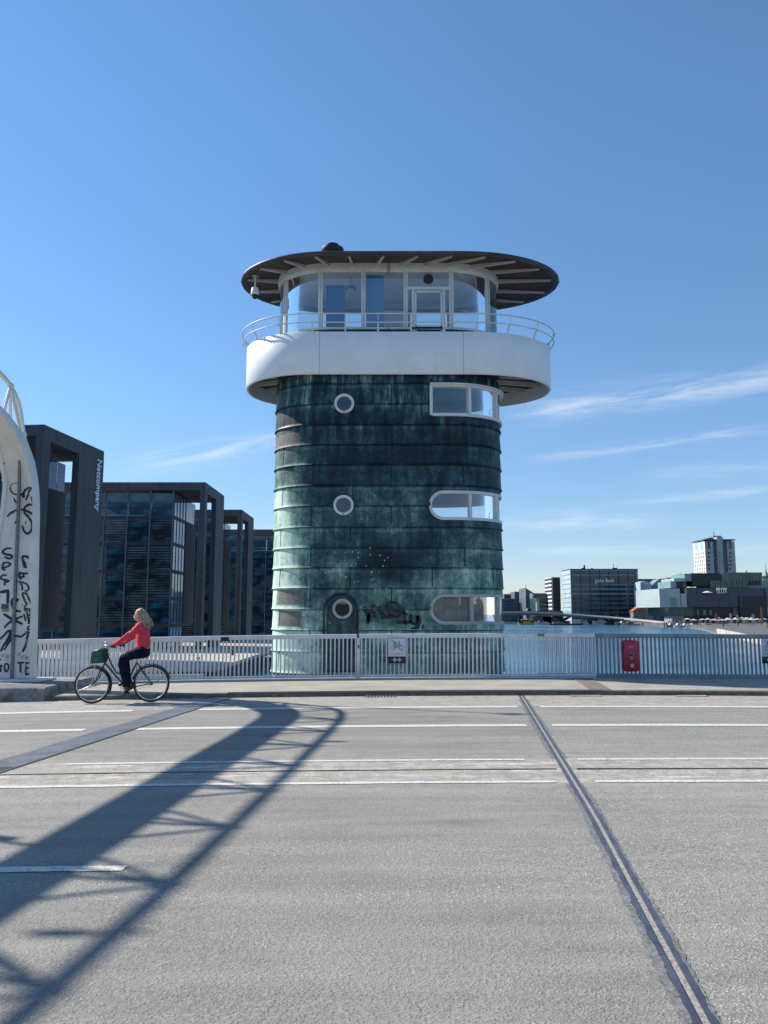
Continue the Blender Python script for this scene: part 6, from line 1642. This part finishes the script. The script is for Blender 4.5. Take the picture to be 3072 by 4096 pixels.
a = at(713.8, 531.6, YH+6); MB().tube([(a.x, YH+6, za), (a.x, YH+6, a.z)], .25, 6).build('antenna', M['asph_far'], ht_)
def wq(nm, f, zc, wf, hz):   # window on the receding sunlit wall
    A = Vector((Xm, YH, 0)); B_ = Vector((xfar, yl, 0)); d = (B_-A); L = d.length; dn = d/L; nn = Vector((dn.y, -dn.x, 0)); nn = nn if nn.x < 0 else -nn
    c_ = A+d*f+nn*.06; p = [c_-dn*wf/2, c_+dn*wf/2]
    MB().add([(p[0].x, p[0].y, zc-hz/2), (p[1].x, p[1].y, zc-hz/2), (p[1].x, p[1].y, zc+hz/2), (p[0].x, p[0].y, zc+hz/2)], [(0, 1, 2, 3)]).build(nm, M['far_glass'] if hz < 5 else M['far_side'], ht_)
fl = [at(700, (2100+y/5)/4, YH+11).z for y in (575, 650, 727, 805, 880, 950)]
for z in fl:
    for k in range(6): wq('window', .14+k*.146, z, 1.25, 2.0)
wq('large_window', .26, at(700, (2100+415/5)/4, YH+6).z, 6.5, 8.2); wq('large_window', .70, at(700, (2100+430/5)/4, YH+15).z, 6.5, 8.2)
for px in (708.9, 730.2):
    for y in (560, 640, 717, 797, 875):
        a = at(px, (2100+y/5)/4, YH-.1); MB().box((a.x-.95, YH-.12, a.z-1), (a.x+.95, YH, a.z+1)).build('window', M['far_glass'], ht_)
    a = at(px, (2100+395/5)/4, YH-.1); MB().box((a.x-1.0, YH-.12, a.z-3.4), (a.x+1.0, YH, a.z+3.4)).build('window', M['fargrey'], ht_)
for y in range(535, 960, 78):
    for px in (717.0,): a = at(px, (2100+y/5)/4, YH-1.5); MB().box((a.x-.5, YH-1.62, a.z-.5), (a.x+.5, YH-1.5, a.z+.5)).build('window', M['far_glass'], ht_)
    a = at(719.8, (2100+(y+20)/5)/4, YH-1.5); MB().box((a.x-.6, YH-1.62, a.z-.5), (a.x+.6, YH-1.5, a.z+.5)).build('window', M['far_glass'], ht_)
# church spires at the right edge
for px, ytop, ybase, lab in ((765.3, 563, 578, 'thin green church spire at the right edge behind the glass building'), (746.2, 569.5, 574, 'tiny spire behind the teal roof box')):
    s_ = thing('spire', lab, 'spire', (0, 0, 0)); a = at(px, ytop, 700); b = at(px, ybase, 700); w_ = 2.6 if px > 760 else 1
    MB().lathe([(.1, a.z), (.25, a.z-4), (.7 if px > 760 else .4, (a.z+b.z)/2), (w_*.7, b.z+3), (w_, b.z)], (a.x, 700, 0), n=8).build('spire_roof', M['tealpale'], s_); MB().box((a.x-w_, 700-w_, GZ), (a.x+w_, 700+w_, b.z)).build('tower_shaft', M['greydark'], s_)
ln = thing('building', 'pale roofs at the right edge behind the teal box', 'building', (0, 0, 0)); block(ln, 'wall', 762.8, 790, 578.5, 590, 520, 20, M['greywall'], GZ)
block(ln, 'roof', 762.8, 790, 576, 578.6, 521, 18, M['teal'])
# right quay
pq = [(77, 156), (96, 213), (112, 262), (at(706, 630, 320).x, 320), (at(692, 629, 372).x, 372), (at(660, 627, 408).x, 408), (at(648, 625, 436).x, 436), (at(640, 622, 470).x, 470), (at(625, 620, 498).x, 498), (at(625, 620, 530).x, 530), (4000, 530), (4000, 156)]
M['promenade'] = plain('promenade_paving', (.11, .105, .10), .9, .3, .3)
slabpoly('right_quay', pq, WZ-2, GZ-.15, M['promenade'])
M['ashlar'] = plain('pale_ashlar', (.44, .41, .36), .85, .25, .35)
n_ = len(pq); mb = MB(); vs = []
for i, (x, y) in enumerate(pq[:3]): vs += [(x-.2, y-.3, GZ), (x-.2, y-.3, WZ+.35), (x+.5, y, GZ), ]
mb.add(vs, [(i*3, i*3+1, i*3+4, i*3+3) for i in range(2)]+[(i*3, i*3+3, i*3+5, i*3+2) for i in range(2)]); qw = mb.build('right_quay_wall', M['ashlar']); qw['kind'] = 'structure'
mb = MB(); vs = []
for x, y in pq[:6]: vs += [(x-.6, y-.6, WZ+.35), (x-.6, y-.6, WZ-.2), (x+.2, y, WZ+.35)]
mb.add(vs, [(i*3, i*3+1, i*3+4, i*3+3) for i in range(5)]+[(i*3, i*3+3, i*3+5, i*3+2) for i in range(5)]); o = mb.build('right_quay_footing', M['greydark']); o['kind'] = 'structure'
# stalls, people and white parasols on the right quay
for k, (px, Y, h) in enumerate(((718, 404, 3.4), (736, 400, 3.2), (742, 398, 3.4), (747, 402, 3.2), (752, 396, 3.3), (728, 408, 3.0))):
    a = at(px, 620, Y); s_ = thing('parasol', 'folded pale parasol on the promenade below the glass building', 'parasol', (a.x, Y, GZ-.15), group='pale parasols on the right promenade')
    MB().lathe([(1.5, h-.7), (.9, h-.2), (0, h)], n=8).build('canopy', M['boatwhite' if k % 2 else 'greywall'], s_); MB().tube([(0, 0, 0), (0, 0, h)], .06, 6).build('pole', M['greydark'], s_)
for px, Y, h, m, lab in ((731, 399, 5.2, 'greywall', 'pale column banner on the promenade'), (737.5, 398, 4.4, 'greywall', 'short pale banner on the promenade'), (753.5, 395, 4.8, 'greywall', 'pale banner right of the parasols'), (762.5, 392, 8.2, 'brick', 'tall reddish flag at the right edge'), (717, 402, 5.0, 'redflag', 'red and white banner in front of the glass building')):
    if m == 'redflag' and 'redflag' not in M: M['redflag'] = plain('red_banner', (.35, .06, .07), .8, .4, .5)
    a = at(px, 620, Y); s_ = thing('banner', lab, 'banner', (a.x, Y, GZ-.15)); MB().box((-.55, -.06, .5), (.6, .06, h)).build('cloth', M[m], s_); MB().tube([(-.65, 0, 0), (-.65, 0, h+.2)], .07, 6).build('pole', M['greydark'], s_)
farpeople([(rnd.uniform(700, 768), rnd.uniform(270, 415), GZ-.15) for _ in range(26)] + [(rnd.uniform(668, 766), rnd.uniform(396, 418), GZ-.15) for _ in range(34)], 'tiny person on the promenade below the glass building', 'people on the right promenade')
rs_ = random.Random(8)
for k in range(12):
    px, Y = 688+k*6.9+rs_.uniform(-1.5, 1.5), rs_.uniform(330, 408); a = at(px, 620, Y)
    s_ = thing('market_stall', 'small %s canopy on the promenade, %s in the row' % (('pale', 'grey', 'cream')[k % 3], ('leftmost', 'second', 'third', 'fourth', 'fifth', 'sixth', 'seventh', 'eighth', 'ninth', 'tenth', 'eleventh', 'rightmost')[k]), 'stall', (a.x, Y, GZ-.15), rs_.uniform(-.2, .2), 'stalls on the right promenade')
    w_ = rs_.uniform(1.2, 2.0); MB().add([(-w_, -1.2, 2.2), (w_, -1.2, 2.2), (w_, 1.2, 2.2), (-w_, 1.2, 2.2), (0, 0, 2.9)], [(0, 1, 4), (1, 2, 4), (2, 3, 4), (3, 0, 4), (3, 2, 1, 0)]).build('canopy', M[('boatwhite', 'greywall', 'mint')[k % 3]], s_)
    MB().box((-w_*.9, -.9, .7), (w_*.9, -.3, .95)).build('counter', M[('greydark', 'brown')[k % 2]], s_)
    for sx_ in (-1, 1):
        for sy_ in (-1, 1): MB().box((sx_*w_*.95-.05, sy_*1.1-.05, 0), (sx_*w_*.95+.05, sy_*1.1+.05, 2.2)).build('leg', M['greydark'], s_)
# boats
def boat(label, px, Y, L, B, H, hull, cab, cabf=(.2, .8), cabh=1.6, group=None, rz=0, name='boat'):
    a = at(px, 620, Y); t = thing(name, label, 'boat', (a.x, Y, WZ), rz, group)
    mb = MB(); n = 14; vs = []
    for i in range(n+1):
        f_ = i/n; x = (f_-.5)*L; w = B/2*(1-max(0, (.28-f_)/.28)**2*.97)*(1 if f_ < .85 else 1-(f_-.85)*1.2); sh = H*(1+.35*max(0, .4-f_)/.4)
        vs += [(x, -w, sh), (x, -w*.75, -.1), (x, w*.75, -.1), (x, w, sh)]
    mb.add(vs, [(i*4+j, i*4+4+j, i*4+5+j, i*4+1+j) for i in range(n) for j in range(3)]+[(i*4+3, i*4+7, i*4+4, i*4) for i in range(n)]+[(n*4, n*4+1, n*4+2, n*4+3)]); mb.build('hull', M[hull], t)
    x0, x1 = (cabf[0]-.5)*L, (cabf[1]-.5)*L
    mb = MB(); mb.add([(x0, -B*.38, H), (x1, -B*.38, H), (x1, B*.38, H), (x0, B*.38, H), (x0+cabh*.35, -B*.34, H+cabh), (x1, -B*.34, H+cabh), (x1, B*.34, H+cabh), (x0+cabh*.35, B*.34, H+cabh)], [(0,3,2,1),(4,5,6,7),(0,1,5,4),(1,2,6,5),(2,3,7,6),(3,0,4,7)]); mb.build('cabin', M[cab], t)
    MB().box((x0+.6, -B*.39, H+cabh*.4), (x1-.3, -B*.36, H+cabh*.8)).build('cabin_windows', M['black'], t)
    return t
fy = boat('yellow harbour ferry in front of the footbridge, near the tower edge', 526, 485, 10.5, 3.6, 1.3, 'yellow', 'yellow', (.18, .72), 2.0, name='ferry')
MB().box((.2, -1.7, 3.3), (3.2, 1.7, 3.6)).build('canopy', M['yellow'], fy); MB().box((2.6, -1.5, 1.2), (5.0, 1.5, 2.4)).build('aft_deck', M['asph_far'], fy); MB().box((-5.1, -1.82, .9), (-2.2, -1.2, 2.9)).build('bow_screen', M['asph_far'], fy)
boat('white launch just right of the yellow ferry', 541, 520, 10, 3, 1.1, 'boatwhite', 'boatgrey', (.3, .7), 1.0)
boat('small white boat below the middle of the footbridge', 579, 500, 12, 3, 1.2, 'boatwhite', 'boatwhite', (.1, .9), 1.6)
boat('white passenger boat between the two footbridge piers', 601, 520, 12, 3.4, 1.6, 'boatwhite', 'boatwhite', (.3, .95), 1.8)
boat('grey boat right of the right footbridge pier', 622, 478, 9, 3, 1.2, 'boatgrey', 'boatwhite', (.4, .8), 1.2)
boat('long white boat under the pale end of the footbridge', 631, 470, 12, 3, 1.0, 'boatwhite', 'boatgrey', (.3, .6), .9)
for k, (px, L) in enumerate(((674, 9), (681, 8), (689, 10), (698, 12), (707, 9))): boat(['small moored boat left of the kiosk jetty', 'small moored boat at the foot of the kiosk', 'white canopied boat right of the kiosk', 'long low white boat moored in front of the glass building', 'small boat moored at the bright quay corner'][k], px, 392-k*6, L, 2.6, 1.0, 'boatwhite' if k % 2 else 'boatgrey', 'boatwhite', (.2, .7), 1.2)
dk = thing('barge', 'low dark barge with cargo moored in front of the footbridge', 'barge', (at(566, 620, 468).x, 468, WZ))
MB().bbox((-10.5, -2, 0), (10, 2, 1.0), .3).build('hull', M['asph_far'], dk); MB().box((3.0, -1.5, 1.0), (8.2, 1.5, 3.4)).build('cabin', M['greywall'], dk); MB().box((-8, -1.2, 1), (-1, 1.2, 1.8)).build('cargo', M['greydark'], dk)
for x in (-9, -4, 1.5, 9.5): MB().tube([(x, -1.9, -1), (x, -1.9, 2.4)], .18, 6).build('fender_post', M['brown'], dk)
MB().tube([(9.6, 0, 1), (9.6, 0, 7)], .14, 6).build('mast', M['fargrey'], dk)
for k, px in enumerate([503, 506.5, 510] + [664+i*2.3 for i in range(10)]):
    Y = 505 if px < 600 else 398; a = at(px, 620, Y)
    o = MB().tube([(0, 0, -1), (0, 0, 2.6)], .28, 6).build('mooring_post', M['brown']); o.location = (a.x, Y, WZ); tag(o, 'dark wooden mooring post %s' % ('left of the yellow ferry' if px < 600 else 'in the row in front of the glass kiosk'), 'post', 'mooring posts left of the ferry' if px < 600 else 'mooring posts by the kiosk')
# vans and cars on the road bridge
def car(px, label, col, L=4.4, H=1.45, group=None):
    a = at(px, 611, 551); c_ = thing('parked_car', label, 'car', (a.x, 550, rbz1-.9), group=group); m_ = plain('car_paint', col, .3, .05)
    mb = MB(); mb.prism([(-L/2, .3), (L/2, .3), (L/2, .85), (L*.42, .95), (L*.25, H), (-L*.18, H), (-L*.32, .95), (-L/2, .8)], 1.7); mb.build('body', m_, c_)
    MB().box((-L*.2, -.03, .98), (L*.26, 0, H-.12)).build('side_window', M['black'], c_)
    for x in (-L*.3, L*.3): MB().lathe([(0, -.02), (.33, -.02), (.33, .2), (0, .2)], (x, 0, .33), 'y', 12).build('wheel', M['rubber'], c_)
car(529, 'white van crossing the far road bridge left of the control tower', (.55, .55, .55), 6.5, 2.9)
car(573, 'dark car on the far road bridge below the striped tower block', (.04, .04, .05)); car(590, 'silver car on the far road bridge before the bank', (.45, .45, .45))
